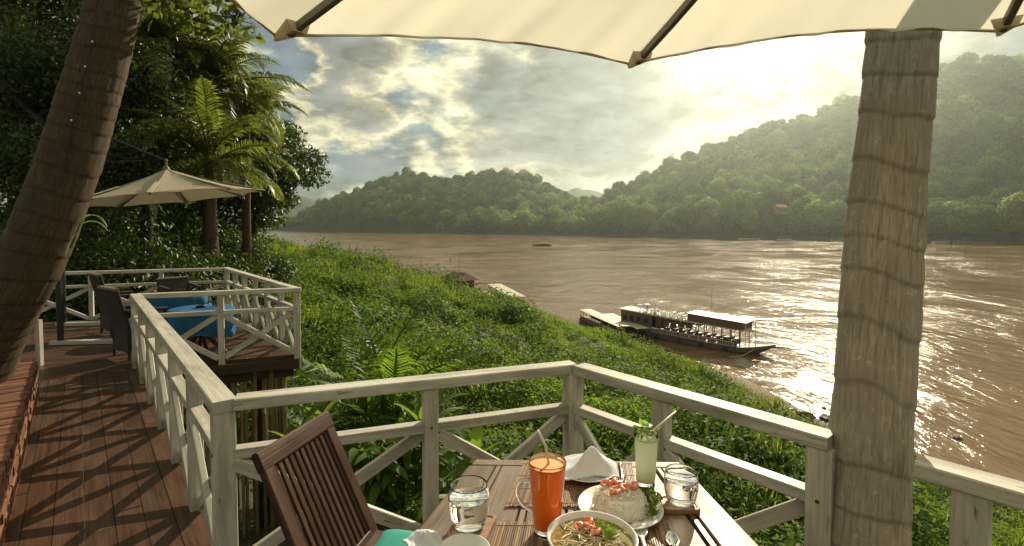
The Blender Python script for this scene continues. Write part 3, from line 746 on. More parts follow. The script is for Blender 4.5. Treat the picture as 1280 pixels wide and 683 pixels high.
def brick(loc, ang, me=None, rx=0):
    o = bpy.data.objects.new('brick', me or rr.choice(brick_me)); COL.objects.link(o); o.parent = pl; o.location = loc - pl.location
    o.rotation_euler = (rx + rr.uniform(-.03, .03), rr.uniform(-.02, .02), ang + rr.uniform(-.02, .02)); return o
ang = math.atan2(D1.y, D1.x)
for c_ in range(4):
    t = -.1 * (c_ % 2) + .1
    while t < lenp:
        brick(A0 + D1 * t + NL * (.032 + rr.uniform(-.006, .004)) + Vector((0, 0, .03 + c_ * .064)), ang); t += .203
t = .035
while t < lenp:                         # coping of bricks laid on edge across the wall
    brick(A0 + D1 * t + NL * (.095 + rr.uniform(-.008, .008)) + Vector((0, 0, .282 + rr.uniform(-.006, .006))), ang + R(90)); t += .0685
for c_ in range(4):
    for k in range(9): brick(PL1 + NL * (.11 + .203 * k + .1 * (c_ % 2)) - D1 * .02 + Vector((0, 0, .03 + c_ * .064)), ang + R(90))
for k in range(18): brick(PL1 + NL * (.22 + .0685 * k) - D1 * .10 + Vector((0, 0, .282)), ang)

# ------------------------------------------------------------------ palm trunks (ringed)
def trunk_mat(name, dark, light, stain):
    m, nt, p = new_mat(name); tcn = N(nt, 'ShaderNodeTexCoord'); uv = tcn.outputs['UV']
    crack = noise(nt, mapped(nt, uv, (6.0, 70, 1)), 1.0, 6, .7, .5); fine = noise(nt, mapped(nt, uv, (20, 190, 1)), 1.0, 4, .6, .3); big = noise(nt, mapped(nt, uv, (5, 4, 1)), 1.1, 7, .7, .6)
    spots = noise(nt, mapped(nt, uv, (26, 26, 1)), 1.0, 6, .7, .3)
    at_ = N(nt, 'ShaderNodeAttribute', attribute_name='scar'); scar = at_.outputs['Fac']
    c = ramp(nt, math_n(nt, 'ADD', math_n(nt, 'MULTIPLY', crack, .6), math_n(nt, 'MULTIPLY', fine, .4)), [(.34, dark), (.47, tuple((x + y) / 2 for x, y in zip(dark, light))), (.62, light)])
    c = mixc(nt, ramp(nt, big, [(.40, (0, 0, 0)), (.66, (.8,) * 3)]), c, stain)
    c = mixc(nt, ramp(nt, spots, [(.58, (0, 0, 0)), (.70, (.55,) * 3)]), c, tuple(min(1, x * 1.45) for x in light))
    c = mixc(nt, math_n(nt, 'MULTIPLY', scar, .34), c, tuple(x * .9 for x in dark))
    L(nt, c, p.inputs['Base Color']); p.inputs['Roughness'].default_value = .85; p.inputs['Specular IOR Level'].default_value = .2
    h = math_n(nt, 'ADD', math_n(nt, 'MULTIPLY', ramp(nt, crack, [(.30, (0, 0, 0)), (.46, (1, 1, 1))]), .7), math_n(nt, 'MULTIPLY', fine, .5))
    bump(nt, p, math_n(nt, 'ADD', h, math_n(nt, 'MULTIPLY', spots, .5)), .55, .005)
    return m
def palm_trunk(parent, path, r0, r1, ring, mat, seed, n=72, flare=0, step=.011, name='trunk', amp=.0045):
    path = [Vector(p) for p in path]; cum = [0]
    for a, b in zip(path[:-1], path[1:]): cum.append(cum[-1] + (b - a).length)
    tot = cum[-1]; m = int(tot / step); V, UV = [], []; rg = np.random.default_rng(seed)
    P_ = np.array([tuple(q) for q in path]); tt = np.linspace(0, tot, m)
    C_ = np.stack([np.interp(tt, cum, P_[:, k]) for k in range(3)], 1)
    for _ in range(3):
        w = max(3, int(.35 / step)); kern = np.ones(w) / w
        C_ = np.stack([np.convolve(np.pad(C_[:, k], (w // 2, w - 1 - w // 2), 'reflect', reflect_type='odd'), kern, 'valid') for k in range(3)], 1)
    T = np.gradient(C_, axis=0); T /= np.linalg.norm(T, axis=1)[:, None]
    X = np.cross(T, [0, 1, 0.0]); X /= np.linalg.norm(X, axis=1)[:, None]; Y = np.cross(T, X)
    a = np.linspace(0, 2 * np.pi, n, endpoint=False)
    A, TT = np.meshgrid(a, tt)
    ph = TT / ring + .13 * np.sin(A + seed) + 2.2 * fbm(TT * 1.7, 0 * TT + 3, 2, seed) + .09 * np.sin(2 * A + TT * 3 + seed) + .16 * fbm(np.cos(A) * 1.6 + 5, TT * 3, 2, seed + 3)
    fr = ph - np.floor(ph)
    rad = r0 + (r1 - r0) * TT / tot + flare * np.exp(-TT / .35)
    prof = np.where(fr < .10, fr / .10 * amp, amp * (1 - (fr - .10) / .90) ** .8) - amp * .7 * np.exp(-((fr - .02) / .03) ** 2)
    cr = fbm(A * r0 * 42, TT * 4.2, 3, seed + 9)
    rad = rad + prof * (.55 + .9 * fbm(np.cos(A) * 2 + np.floor(ph) * 3.1, np.sin(A) * 2, 2, seed)) - np.clip(.40 - cr, 0, 1) * .025 + (fbm(np.cos(A) * 1.5 + 9, np.sin(A) * 1.5 + TT * 2, 3, seed + 5) - .5) * .022
    V = C_[:, None, :] + (X[:, None, :] * np.cos(A)[..., None] + Y[:, None, :] * np.sin(A)[..., None]) * rad[..., None]
    i, j = np.meshgrid(np.arange(m - 1), np.arange(n), indexing='ij'); j2 = (j + 1) % n
    F = np.stack([i * n + j, i * n + j2, (i + 1) * n + j2, (i + 1) * n + j], -1).reshape(-1, 4)
    cu = 2 * np.pi * (r0 + r1) / 2 / n
    UV = np.stack([np.stack([tt[i], j * cu], -1), np.stack([tt[i], (j + 1) * cu], -1), np.stack([tt[i + 1], (j + 1) * cu], -1), np.stack([tt[i + 1], j * cu], -1)], 2).reshape(-1, 2)
    ob = mesh_obj(name, V, F, mat, parent, uvs=UV, smooth=True)
    sc_ = np.exp(-((fr - .01) / .045) ** 2) + np.exp(-((1 - fr) / .03) ** 2) * .8 + .35 * np.clip(1 - fr * 3, 0, 1) * fbm(np.cos(A) * 3, TT * 9, 3, seed)
    at_ = ob.data.attributes.new('scar', 'FLOAT', 'POINT'); at_.data.foreach_set('value', np.clip(sc_, 0, 1).astype(np.float32).ravel())
    return ob
M['trunk_grey'] = trunk_mat('grey_palm_bark', (.18, .155, .12), (.50, .445, .36), (.34, .295, .23))
M['trunk_brown'] = trunk_mat('brown_palm_bark', (.028, .020, .013), (.125, .090, .058), (.06, .044, .028))
tb = at(1081, 683, 1.80); tt_ = at(1126, 45, 1.84); dv = (tt_ - tb) / (tt_.z - tb.z)
t_base = tb - dv * (tb.z + 2.4); ct = thing('palm_tree', tuple(t_base), 'thick grey ringed palm trunk rising beside the railing on the right', 'palm tree')
palm_trunk(ct, [t_base, tb - dv * .5 + Vector((-.02, 0, 0)), tb, tb + (tt_ - tb) * .5 + Vector((-.015, 0, 0)), tt_, tt_ + dv * 1.6 + Vector((.1, .1, 0))], .168, .082, .16, M['trunk_grey'], 5, n=96, flare=.03, step=.008)
lb = at(-28, 445, 3.95); l1 = at(42, 320, 3.9); l2 = at(88, 200, 3.9); l3 = at(146, 0, 3.95); l4 = at(166, -140, 4.0)
lt = thing('palm_tree', (lb.x, lb.y, .1), 'brown leaning palm trunk growing out of the brick planter with tiny bulbs on it', 'palm tree')
palm_trunk(lt, [Vector((lb.x - .25, lb.y, .05)), lb, at(4, 385, 3.92), l1, l2, l3, l4, l4 + (l4 - l3) * 1.2], .235, .125, .14, M['trunk_brown'], 8, flare=.06, step=.012)
# string of tiny bulbs down the left trunk
M['bulb'] = plain('milky_bulb', (.75, .72, .65), .3, bstr=0); M['wire'] = plain('black_wire', (.015, .012, .01), .6, bstr=0)
sl_ = thing('light_string', tuple(at(117, 53, 3.7)), 'black wire with tiny unlit white bulbs hanging down the leaning trunk', 'string lights')
bp = [at(u, v, 3.73) for u, v in ((122, -20), (121, 20), (117, 53), (108, 84), (101, 117), (91, 151), (84, 190), (76, 235))]
MB().tube(bp, .0055, 6).build('wire', M['wire'], sl_)
for q in bp[2:6]: MB().lathe([(0, -.008), (.005, -.005), (.0065, 0), (.005, .005), (0, .008)], q + Vector((0, -.012, 0)), 8).build('bulb', M['bulb'], sl_, smooth=True)
# ------------------------------------------------------------------ broadleaf trees
def crown(nb, per, rx, rz, ll, seed, zc):
    r = np.random.default_rng(seed); V, F, o, cs = [], [], 0, []
    for b in range(nb):
        d = rand_dir(1, r, .15)[0]; q = r.uniform(.45, 1.0)
        c = d * np.array([rx, rx, rz]) * q * .85 + [0, 0, zc]; br = r.uniform(.22, .42) * rx; cs.append(c)
        dd = rand_dir(per, r, .2); pt = c + dd * (br * r.uniform(.3, 1.05, per) ** .7)[:, None] * [1, 1, .62]
        nn = dd + r.normal(size=(per, 3)) * .6; nn[:, 2] += .5
        v, f = leaf_mesh(pt, nn, ll, ll * .5, .25, seed * 91 + b, droop=.35); V.append(v); F.append(f + o); o += len(v)
    return np.concatenate(V), np.concatenate(F), cs
def make_tree(loc, name, label, group, h, rx, rz, nb, per, ll, seed, mat, limb=True, cat='tree'):
    t = thing(name, loc, label, cat, group)
    v, f, cs = crown(nb, per, rx, rz, ll, seed, h - rz)
    mesh_obj('crown', v + np.array(loc), f, mat, t)
    b = MB(); L0 = Vector(loc); rr = random.Random(seed)
    b.tube([L0 - Vector((0, 0, .3)), L0 + Vector((rr.uniform(-.15, .15), .1, h * .25)), L0 + Vector((rr.uniform(-.3, .3), 0, h * .5)), L0 + Vector((0, 0, h * .8))], [.05 * h * .55, .04 * h * .5, .03 * h * .5, .008 * h], 9)
    for c in cs[::max(1, len(cs) // 9)]:
        c = Vector(c) + L0; s = L0 + Vector((0, 0, h * rr.uniform(.3, .55))); b.tube([s, s.lerp(c, .5) + Vector((0, 0, .15)), c], [.014 * h, .009 * h, .003 * h], 6)
    b.build('trunk', M['bark'], t, smooth=True)
    return t
def gz(x, y): return float(bank_z(np.array([x]), np.array([y]))[0])
def g3(u, d): x = (u - 640) / FPX * d; return (x, d, gz(x, d))
BT = 'dark trees standing behind the platform on the left'
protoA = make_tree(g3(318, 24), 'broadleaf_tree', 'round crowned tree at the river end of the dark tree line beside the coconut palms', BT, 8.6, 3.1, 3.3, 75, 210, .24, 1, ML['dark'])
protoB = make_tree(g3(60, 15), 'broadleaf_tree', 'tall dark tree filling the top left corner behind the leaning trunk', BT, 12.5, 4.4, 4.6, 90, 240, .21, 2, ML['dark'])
for k, (u, d, s, rot, lab, src) in enumerate((
        (-60, 19, 1.05, 2.0, 'dark tree cut off by the left edge of the photo', protoB), (150, 20, .78, 4.1, 'dark tree directly above the grey parasol and behind the palms', protoB),
        (205, 27, 1.0, 1.0, 'dark tree deep behind the two coconut palm crowns', protoA), (262, 31, 1.08, 3.0, 'dark tree left of the round crowned tree at the back', protoA),
        (20, 26, 1.15, 5.0, 'dark tree farthest back in the top left corner', protoB), (110, 12.5, .62, .7, 'smaller dark tree just behind the leaning trunk', protoB),
        (175, 34, 1.25, 2.5, 'dark tree far back between the parasol and the tall palm', protoA), (235, 36, 1.2, .3, 'dark tree far back behind the fullest palm', protoA), (90, 30, 1.3, 1.9, 'dark tree far back above the leaning trunk foot', protoA))):
    c = copy_tree(src, g3(u, d), rot, s); c['label'] = lab
# hedge shrubs behind the platform
def make_shrub(loc, name, label, group, rad, h, n, ll, seed, mat, cat='shrub'):
    t = thing(name, loc, label, cat, group); r = np.random.default_rng(seed); V, F, o = [], [], 0
    for b in range(9):
        a = r.uniform(0, 6.28); q = r.uniform(0, .7) * rad; c = np.array([math.cos(a) * q, math.sin(a) * q, r.uniform(.15, .62) * h])
        v, f = mound(n // 9, rad * r.uniform(.35, .6), h * r.uniform(.35, .5), ll, ll * .5, seed * 10 + b, .4); V.append(v + c); F.append(f + o); o += len(v)
    mesh_obj('foliage', np.concatenate(V) + np.array(loc), np.concatenate(F), mat, t)
    b = MB(); rr = random.Random(seed); l = Vector(loc)
    for k in range(6): a = rr.uniform(0, 6.28); b.tube([l - Vector((0, 0, .1)), l + Vector((math.cos(a) * rad * .25, math.sin(a) * rad * .25, h * .4)), l + Vector((math.cos(a) * rad * .55, math.sin(a) * rad * .55, h * .8))], [.025, .018, .006], 5)
    b.build('stem', M['bark'], t); return t
HG = 'dark bushes behind the platform railing'
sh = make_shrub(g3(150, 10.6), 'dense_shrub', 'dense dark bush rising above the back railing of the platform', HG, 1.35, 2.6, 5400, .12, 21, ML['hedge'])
sh['label'] = 'dense dark green bush in the hedge behind the platform'
for (u, d, s) in ((205, 11.4, 1.0), (258, 12.6, .95), (300, 14.5, .9), (92, 10.8, 1.0), (40, 9.8, 1.0), (-30, 9.6, 1.05), (120, 13.5, 1.4), (220, 15.5, 1.2), (325, 19, .95), (-110, 10.5, 1.2), (0, 13.5, 1.4), (60, 17, 1.5), (285, 19, 1.2), (175, 18.5, 1.5), (345, 27, 1.1), (200, 24, 1.7), (250, 24, 1.6), (290, 26, 1.6), (140, 24, 1.8), (230, 19, 1.4)):
    copy_tree(sh, g3(u, d), random.uniform(0, 6), s)
# coconut palms
def frond_mesh(length, curl, seed, n=44, leaf_l=.6, lw=.062):
    r = np.random.default_rng(seed); V, F = [], []; t = np.linspace(0, 1, n); ang = .55 - curl * t ** 1.3
    dx = np.cos(ang) * length / n; dz = np.sin(ang) * length / n; px, pz = np.cumsum(dx), np.cumsum(dz)
    def addt(a, b, c): i = len(V); V.extend([a, b, c]); F.append((i, i + 1, i + 2))
    for i in range(n - 1):
        w = .03 * (1 - t[i]) + .006; w2 = .03 * (1 - t[i + 1]) + .006
        a, b = np.array([px[i], -w, pz[i]]), np.array([px[i], w, pz[i]]); c, d = np.array([px[i + 1], w2, pz[i + 1]]), np.array([px[i + 1], -w2, pz[i + 1]])
        addt(a, b, c); addt(a, c, d); e = np.array([px[i], 0, pz[i] - w * 1.3]); g = np.array([px[i + 1], 0, pz[i + 1] - w2 * 1.3]); addt(b, e, g); addt(b, g, c); addt(e, a, d); addt(e, d, g)
    for i in range(5, n):
        ll = leaf_l * (math.sin(math.pi * min(1, (t[i] * .93 + .12))) ** .6) * r.uniform(.85, 1.1) + .06
        for s in (-1, 1):
            b0 = np.array([px[i], 0, pz[i]]); fw = np.array([math.cos(ang[i]), 0, math.sin(ang[i])]); up = np.array([-math.sin(ang[i]), 0, math.cos(ang[i])])
            d1 = fw * .65 + np.array([0, s * 1.0, 0]) + up * .18 + r.normal(size=3) * .08; d1 /= np.linalg.norm(d1)
            d2 = d1 + np.array([0, 0, -1.0 * r.uniform(.6, 1.3)]); d2 /= np.linalg.norm(d2)
            m_ = b0 + d1 * ll * .5; e = m_ + d2 * ll * .5; ww = fw * lw * .5
            addt(b0 - ww * .5, b0 + ww * .5, m_ + ww); addt(b0 - ww * .5, m_ + ww, m_ - ww); addt(m_ - ww, m_ + ww, e)
    return np.array(V), np.array(F)
def mesh_only(name, v, f, mat): o = unlinked(name, v, f, mat); return o.data
FR = [mesh_only('frond', *frond_mesh(3.0, c, 60 + i), ML['frond']) for i, c in enumerate((1.25, 1.75, 2.3))]
FRs = [mesh_only('frond', *frond_mesh(1.55, c, 70 + i, 30, .34, .035), ML['broad']) for i, c in enumerate((.9, 1.3, 1.7))]
def fronds(parent, loc, n, meshes, scale, seed, el=(-.5, 1.0), roll=.3):
    rr = random.Random(seed)
    for k in range(n):
        f = bpy.data.objects.new('frond', meshes[k % len(meshes)] if n < 8 else rr.choice(meshes)); COL.objects.link(f); f.parent = parent; f.location = Vector(loc) - parent.location
        f.rotation_euler = (rr.uniform(-roll, roll), -rr.uniform(*el), k * 2.4 + rr.uniform(-.3, .3)); f.scale = (scale * rr.uniform(.85, 1.1),) * 3
def coco(u, vtop, d, label, seed, lean=(0, 0), nf=20, sc=1.0):
    top = at(u, vtop, d); x0, y0 = top.x - lean[0], top.y - lean[1]; z0 = gz(x0, y0)
    t = thing('coconut_palm', (x0, y0, z0), label, 'palm tree', 'coconut palms on the left'); h = top.z - z0
    palm_trunk(t, [(x0, y0, z0 - .3), (x0 + lean[0] * .3, y0 + lean[1] * .3, z0 + h * .45), tuple(top)], .17, .11, .13, M['trunk_brown'], seed, n=20, flare=.06, step=.035)
    fronds(t, top, nf, FR, sc, seed); return t
coco(262, 118, 15.5, 'coconut palm with the fullest crown in front of the round crowned tree', 1, (.2, 0), 40, .95)
coco(262, 205, 13, 'shorter coconut palm with drooping fronds right behind the grey parasol', 2, (-.1, .1), 30, .78)
coco(196, 62, 14, 'tallest coconut palm with fronds hanging beside the leaning trunk', 3, (.4, .2), 36, .9)
coco(308, 150, 18, 'slender coconut palm farthest right, its fronds against the sky', 4, (.1, 0), 30, .8)
# bough with leaves hanging into the top of the picture
bo = thing('leafy_bough', tuple(at(175, 0, 4.6)), 'leafy bough hanging into the top of the view right of the leaning trunk', 'branch'); rr = random.Random(5)
bp = [[at(u, v, d) for u, v, d in pth] for pth in (((110, -60, 4.6), (185, 2, 4.6), (235, 13, 4.5), (285, 22, 4.45), (315, 30, 4.4)), ((185, 2, 4.6), (215, -2, 4.5), (262, -6, 4.4), (300, 6, 4.3)), ((120, -50, 4.7), (230, -50, 4.6), (290, -20, 4.5), (318, 12, 4.4)), ((235, 13, 4.5), (250, 25, 4.4), (262, 40, 4.4)))]
b = MB()
for q in bp: b.tube(q, [.014 - .003 * i for i in range(len(q))] if len(q) < 5 else [.016, .012, .008, .005, .003], 6)
b.build('stem', M['bark'], bo); V, F, o = [], [], 0
cen = []
for q in bp:
    for a, b_ in zip(q[:-1], q[1:]):
        for k in range(24): cen.append(tuple(a.lerp(b_, rr.random()) + Vector((rr.gauss(0, .05), rr.gauss(0, .12), rr.gauss(-.045, .05)))))
r9 = np.random.default_rng(3); nn = r9.normal(size=(len(cen), 3)) * .7 + [0, -.6, .3]
v, f = leaf_mesh(cen, nn, .115, .06, .2, 4, droop=.5); mesh_obj('leaves', v, f, ML['bough'], bo)
lf = thing('hanging_leaves', tuple(at(104, 300, 3.6)), 'pair of long bright leaves hanging beside the base of the leaning trunk', 'plant')
def blade(mb, p0, dirv, ln, w, sag, up=Vector((0, 0, 1)), n=7):
    dirv = Vector(dirv).normalized(); p = Vector(p0); side = dirv.cross(up)
    if side.length < .1: side = Vector((1, 0, 0))
    side.normalize(); vs = []; d = dirv.copy()
    for i in range(n + 1):
        t = i / n; ww = w * (math.sin(math.pi * min(1, .08 + t * .92)) ** .75) * .5 if i < n else 0.001; nn = side.cross(d).normalized()
        vs += [p - side * ww + nn * ww * .35, p, p + side * ww + nn * ww * .35]; p = p + d * ln / n; d = (d + Vector((0, 0, -sag / n))).normalized()
    fs = []
    for i in range(n): a = 3 * i; fs += [[a, a + 1, a + 4, a + 3], [a + 1, a + 2, a + 5, a + 4]]
    mb.add(vs, fs)
b = MB(); blade(b, at(100, 282, 3.6), (.1, 0, .2), .26, .035, 3.2); blade(b, at(99, 285, 3.62), (.5, .1, .6), .22, .03, 2.6); blade(b, at(98, 290, 3.6), (-.2, -.1, -.3), .2, .03, 1.5); b.build('leaf', ML['broad'], lf, smooth=True)
b = MB(); b.tube([at(88, 310, 3.68), at(95, 292, 3.63), at(100, 281, 3.6)], [.006, .005, .003], 5); b.build('stem', M['bark'], lf)
# broad leaved plants below the railing
def make_plant(loc, name, label, group, n, h, ln, w, seed, lean=.6, sag=1.3):
    t = thing(name, loc, label, 'plant', group); rr = random.Random(seed); l = Vector(loc); leaves = []
    for s in range(3):
        base = l + Vector((rr.uniform(-.18, .18), rr.uniform(-.18, .18), 0)); top = base + Vector((rr.uniform(-.15, .15), rr.uniform(-.15, .15), h * rr.uniform(.6, 1)))
        MB().tube([base - Vector((0, 0, .1)), base.lerp(top, .5) + Vector((.02, 0, 0)), top], [.022, .018, .01], 6).build('stem', M['bark'], t)
        for k in range(n):
            q = base.lerp(top, rr.uniform(.55, 1)); a = k * 2.4 + rr.uniform(-.4, .4)
            mb = MB(); blade(mb, q, (math.cos(a), math.sin(a), rr.uniform(.2, 1.5) * lean), ln * rr.uniform(.7, 1.15), w * rr.uniform(.8, 1.2), sag * rr.uniform(.6, 1.4)); mb.build('leaf', ML['broad'], t, smooth=True)
    return t
BG = 'broad leaved plants below the railing'
pA = make_plant(g3(505, 6.2), 'broad_leaved_plant', 'glossy broad leaved plant growing below the front railing', BG, 9, 1.15, .55, .13, 1)
pB = make_plant(g3(392, 6.8), 'broad_leaved_plant', 'tall plant with wide upright leaves beside the bamboo poles', None, 7, 1.3, .75, .16, 2, 1.4, 1.1)
for k, (u, d, s, src) in enumerate(((560, 5.6, .95, pA), (612, 5.2, .85, pA), (672, 5.4, .95, pA), (455, 5.8, .9, pA), (655, 6.6, .9, pA), (705, 5.0, .8, pA), (425, 7.4, 1.0, pA), (540, 7.2, 1.0, pA), (765, 5.2, .75, pA))):
    copy_tree(src, g3(u, d), k * 1.7, s)
for (u, d, s, lab) in ((452, 7.0, 1.1, 'tall banana like plant rising over the front railing beside the young palm'), (525, 6.6, 1.0, 'tall wide leaved plant just left of the slim middle railing post'), (598, 6.4, .95, 'wide leaved plant between the middle post and the corner post of the front railing'), (362, 6.1, .85, 'upright bright green leaf spears just right of the bamboo poles'), (585, 4.7, .62, 'low clump of wide leaves behind the slim middle railing post')):
    c = copy_tree(pB, g3(u, d), 2.0 + u, s); c['label'] = lab
pp = g3(478, 7.9); yp = thing('young_palm', pp, 'young palm spreading long feathery fronds over the bank past the railing', 'palm'); fronds(yp, (pp[0], pp[1], pp[2] + 1.0), 17, FRs, 1.45, 4, (.2, 1.2))
b = MB(); b.tube([Vector(pp) - Vector((0, 0, .1)), Vector(pp) + Vector((0, 0, 1.05))], [.09, .05], 8); b.build('trunk', M['bark'], yp)
pp = g3(445, 5.6); st = make_shrub(g3(452, 6.0), 'shady_shrub', 'dark leaning bush in the shade under the front railing', None, .55, 1.0, 900, .16, 31, ML['bush'])
SG = 'leafy bushes on the bank below the right railing'
s1 = make_shrub(g3(905, 4.6), 'leafy_bush', 'green leafy bush on the bank below the right railing', SG, .75, 1.0, 2600, .085, 33, ML['bush'])
for (u, d, s) in ((975, 4.2, .8), (960, 5.6, .95), (1010, 5.0, .8), (865, 5.8, .9), (1180, 4.0, .8), (1245, 3.8, .7), (1130, 5.2, .8)): copy_tree(s1, g3(u, d), u * .3, s)

ORD = ('leftmost', 'second from the left', 'third from the left', 'fourth from the left', 'fifth from the left', 'sixth from the left', 'seventh from the left', 'eighth from the left', 'ninth from the left', 'rightmost')
def by_place(group, text):
    os_ = sorted([o for o in bpy.data.objects if o.get('group') == group], key=lambda o: o.location.x / o.location.y)
    for i, o in enumerate(os_): o['label'] = text % ('rightmost' if i == len(os_) - 1 else ORD[i])
by_place(BG, 'glossy broad leaved plant below the front railing, %s of its kind'); by_place(SG, 'leafy bush on the bank below the right railing, %s of its row')
# far shore trees that can be told apart
RG = 'trees along the far river bank'
def riverside(seed, mat):
    loc = (0, 0, 0); t = thing('riverside_tree', loc, 'rounded tree among the trees lining the far river bank', 'tree', RG)
    v, f = crown_cluster(13, 300, 6.5, 14, .95, seed, .25); mesh_obj('crown', v, f, mat, t)
    MB().tube([(0, 0, -1), (.2, 0, 4), (0, .2, 9)], [.5, .35, .15], 6).build('trunk', M['bark'], t); return t
rv = [riverside(301, ML['hill']), riverside(302, ML['hill_light']), riverside(303, ML['hill'])]; rr = random.Random(6)
for k in range(130):
    u = 395 + (1310 - 395) * k / 129 + rr.uniform(-5, 5); x_ = (u - 640) / FPX
    ys = np.linspace(250, 1300, 1500); tq = far_t(x_ * ys, ys); y0 = np.interp(rr.uniform(8, 26) + 26 * (k % 2), tq, ys); x0 = x_ * y0
    z0 = float(hill_z(np.array([x0]), np.array([y0]))[0]); s = rr.uniform(.7, 1.5) * (1.15 if u < 760 else 1.5)
    src = rv[rr.choice((0, 1, 1, 2, 2) if u > 760 else (0, 0, 1, 2, 2))]
    if k < 3: src = rv[k]; c = src; c.location = (x0, y0, z0 - .5); c.scale = (s, s, s)
    else: copy_tree(src, (x0, y0, z0 - .5), rr.uniform(0, 6), (s * rr.uniform(.9, 1.2), s, s * rr.uniform(.85, 1.15)))
M['redroof'] = plain('red_tile_roof', (.42, .12, .06), .7); M['brownp_wall'] = plain('timber_wall', (.22, .15, .09), .8)
u, d = 975, 452; q = at(u, 259, d); z0 = float(hill_z(np.array([q.x]), np.array([q.y]))[0]); q.z = max(q.z, z0 + 5)
ho = thing('house', (q.x, q.y, q.z - 6), 'small red roofed house among the trees on the far bank', 'house')
wl_ = MB().box((q.x, q.y, q.z - 3.2), (8, 6, 5.6), (1, .2, 0)).build('wall', M['brownp_wall'], ho)
ax = Vector((1, .2, 0)).normalized(); sd = Vector((-.2, 1, 0)).normalized(); b = MB(); c0 = q + Vector((0, 0, -.4)); a, bb = c0 - ax * 5, c0 + ax * 5
b.add([a - sd * 4, bb - sd * 4, bb + sd * 4, a + sd * 4, a + Vector((0, 0, 2.6)), bb + Vector((0, 0, 2.6))], [[0, 1, 5, 4], [2, 3, 4, 5], [0, 4, 3], [1, 2, 5], [3, 2, 1, 0]]); b.build('roof', M['redroof'], ho)
for k in (-2, 1.6): MB().box((q + ax * k - sd * 3.02 + Vector((0, 0, -3)))[:], (1.2, .1, 1.3), ax).build('window', M['beam'], wl_)

# rocks at the water's edge
m, nt, p = new_mat('rock'); tcn = N(nt, 'ShaderNodeTexCoord'); n = noise(nt, tcn.outputs['Object'], 3, 8, .65)
L(nt, ramp(nt, n, [(.3, (.04, .022, .014)), (.7, (.13, .08, .055))]), p.inputs['Base Color']); p.inputs['Roughness'].default_value = .55; bump(nt, p, n, .8, .12); M['rock'] = m
def rock(u, v, size, label, seed, grp=None, squash=.55, cat='rock'):
    q = on(u, v, WZ + .05); import bmesh
    bm_ = bmesh.new(); bmesh.ops.create_icosphere(bm_, subdivisions=3, radius=1); rr = random.Random(seed); off = Vector((rr.uniform(0, 50), 0, 0))
    for vv in bm_.verts:
        k = 1 + .45 * mnoise.noise(vv.co * 1.1 + off) + .2 * mnoise.noise(vv.co * 2.7 + off); vv.co = Vector((vv.co.x * k * size, vv.co.y * k * size * .7, vv.co.z * k * size * squash))
    me = bpy.data.meshes.new('rock'); bm_.to_mesh(me); bm_.free(); me.materials.append(M['rock']); o = bpy.data.objects.new('rock', me); COL.objects.link(o); o.location = q; o.rotation_euler[2] = rr.uniform(0, 6); return tag(o, label, cat, grp)
rock(1006, 520, .75, 'largest brown boulder at the water edge left of the palm trunk', 1)
rock(1034, 524, .5, 'brown boulder at the water edge touching the palm trunk in view', 2)
rock(976, 505, .38, 'small dark rock on the sand left of the big boulder', 3, squash=.4); rock(988, 514, .42, 'low flat rock leaning against the big boulder', 4, squash=.4)
rock(1030, 510, .18, 'tiny rock poking out of the water between the boulder and the trunk', 5); rock(1196, 547, .3, 'lone dark rock in the water right of the palm trunk', 6, squash=.4)

# ------------------------------------------------------------------ boats
M['hullp'] = plain('weathered_boat_hull', (.13, .12, .115), .6, var=.3, scale=2); M['hullb'] = plain('brown_hull', (.10, .06, .04), .6, var=.3, scale=2)
M['roofp'] = plain('pale_boat_roof', (.50, .45, .34), .5, var=.2, scale=1.5); M['brownp'] = plain('brown_boat_panel', (.15, .085, .06), .6, var=.25, scale=3)
M['whitep'] = plain('white_boat_paint', (.62, .60, .54), .5); M['dark'] = plain('dark_inside', (.03, .025, .02), .8); M['thatch'] = plain('thatch', (.13, .075, .045), .95, var=.4, scale=6, bstr=1, bscale=20, bdist=.08)
M['bluep'] = plain('blue_paint', (.10, .20, .32), .5); M['red'] = plain('red_paint', (.35, .05, .03), .5); M['greyp'] = plain('grey_paint', (.28, .28, .27), .6)
def hull(mb, o, ax, L0, W, keel, deck, bow=2.2, rise=.7, stern=.4, n=22, sheer=None):
    """o: stern centre on the waterline, ax along; closed hull with a raised pointed bow"""
    ax = Vector(ax).normalized(); sd = Vector((-ax.y, ax.x, 0)); vs, fs = [], []
    for i in range(n + 1):
        t = i / n; x = t * L0; k = max(0, (x - (L0 - bow)) / bow); k0 = max(0, (1.2 - x) / 1.2)
        w = W / 2 * (1 - k ** 1.6 * .94) * (1 - .25 * k0 ** 2); zt = deck + rise * k ** 1.5 + stern * k0 ** 2 * .3; zb = keel + (deck - keel) * k ** 2 * 1.0 + rise * k ** 1.5 * .8
        c = o + ax * x
        for s, z, ww in ((-1, zt, w), (-1, (zt + zb) / 2, w * .93), (-1, zb, w * .55), (1, zb, w * .55), (1, (zt + zb) / 2, w * .93), (1, zt, w)): vs.append(c + sd * s * ww + Vector((0, 0, z - c.z + WZ)))
    for i in range(n):
        for k in range(6): a, b2 = 6 * i + k, 6 * i + (k + 1) % 6; fs.append([a, b2, b2 + 6, a + 6])
    fs += [[5, 4, 3, 2, 1, 0], [6 * n + k for k in range(6)]]
    mb.add(vs, fs)
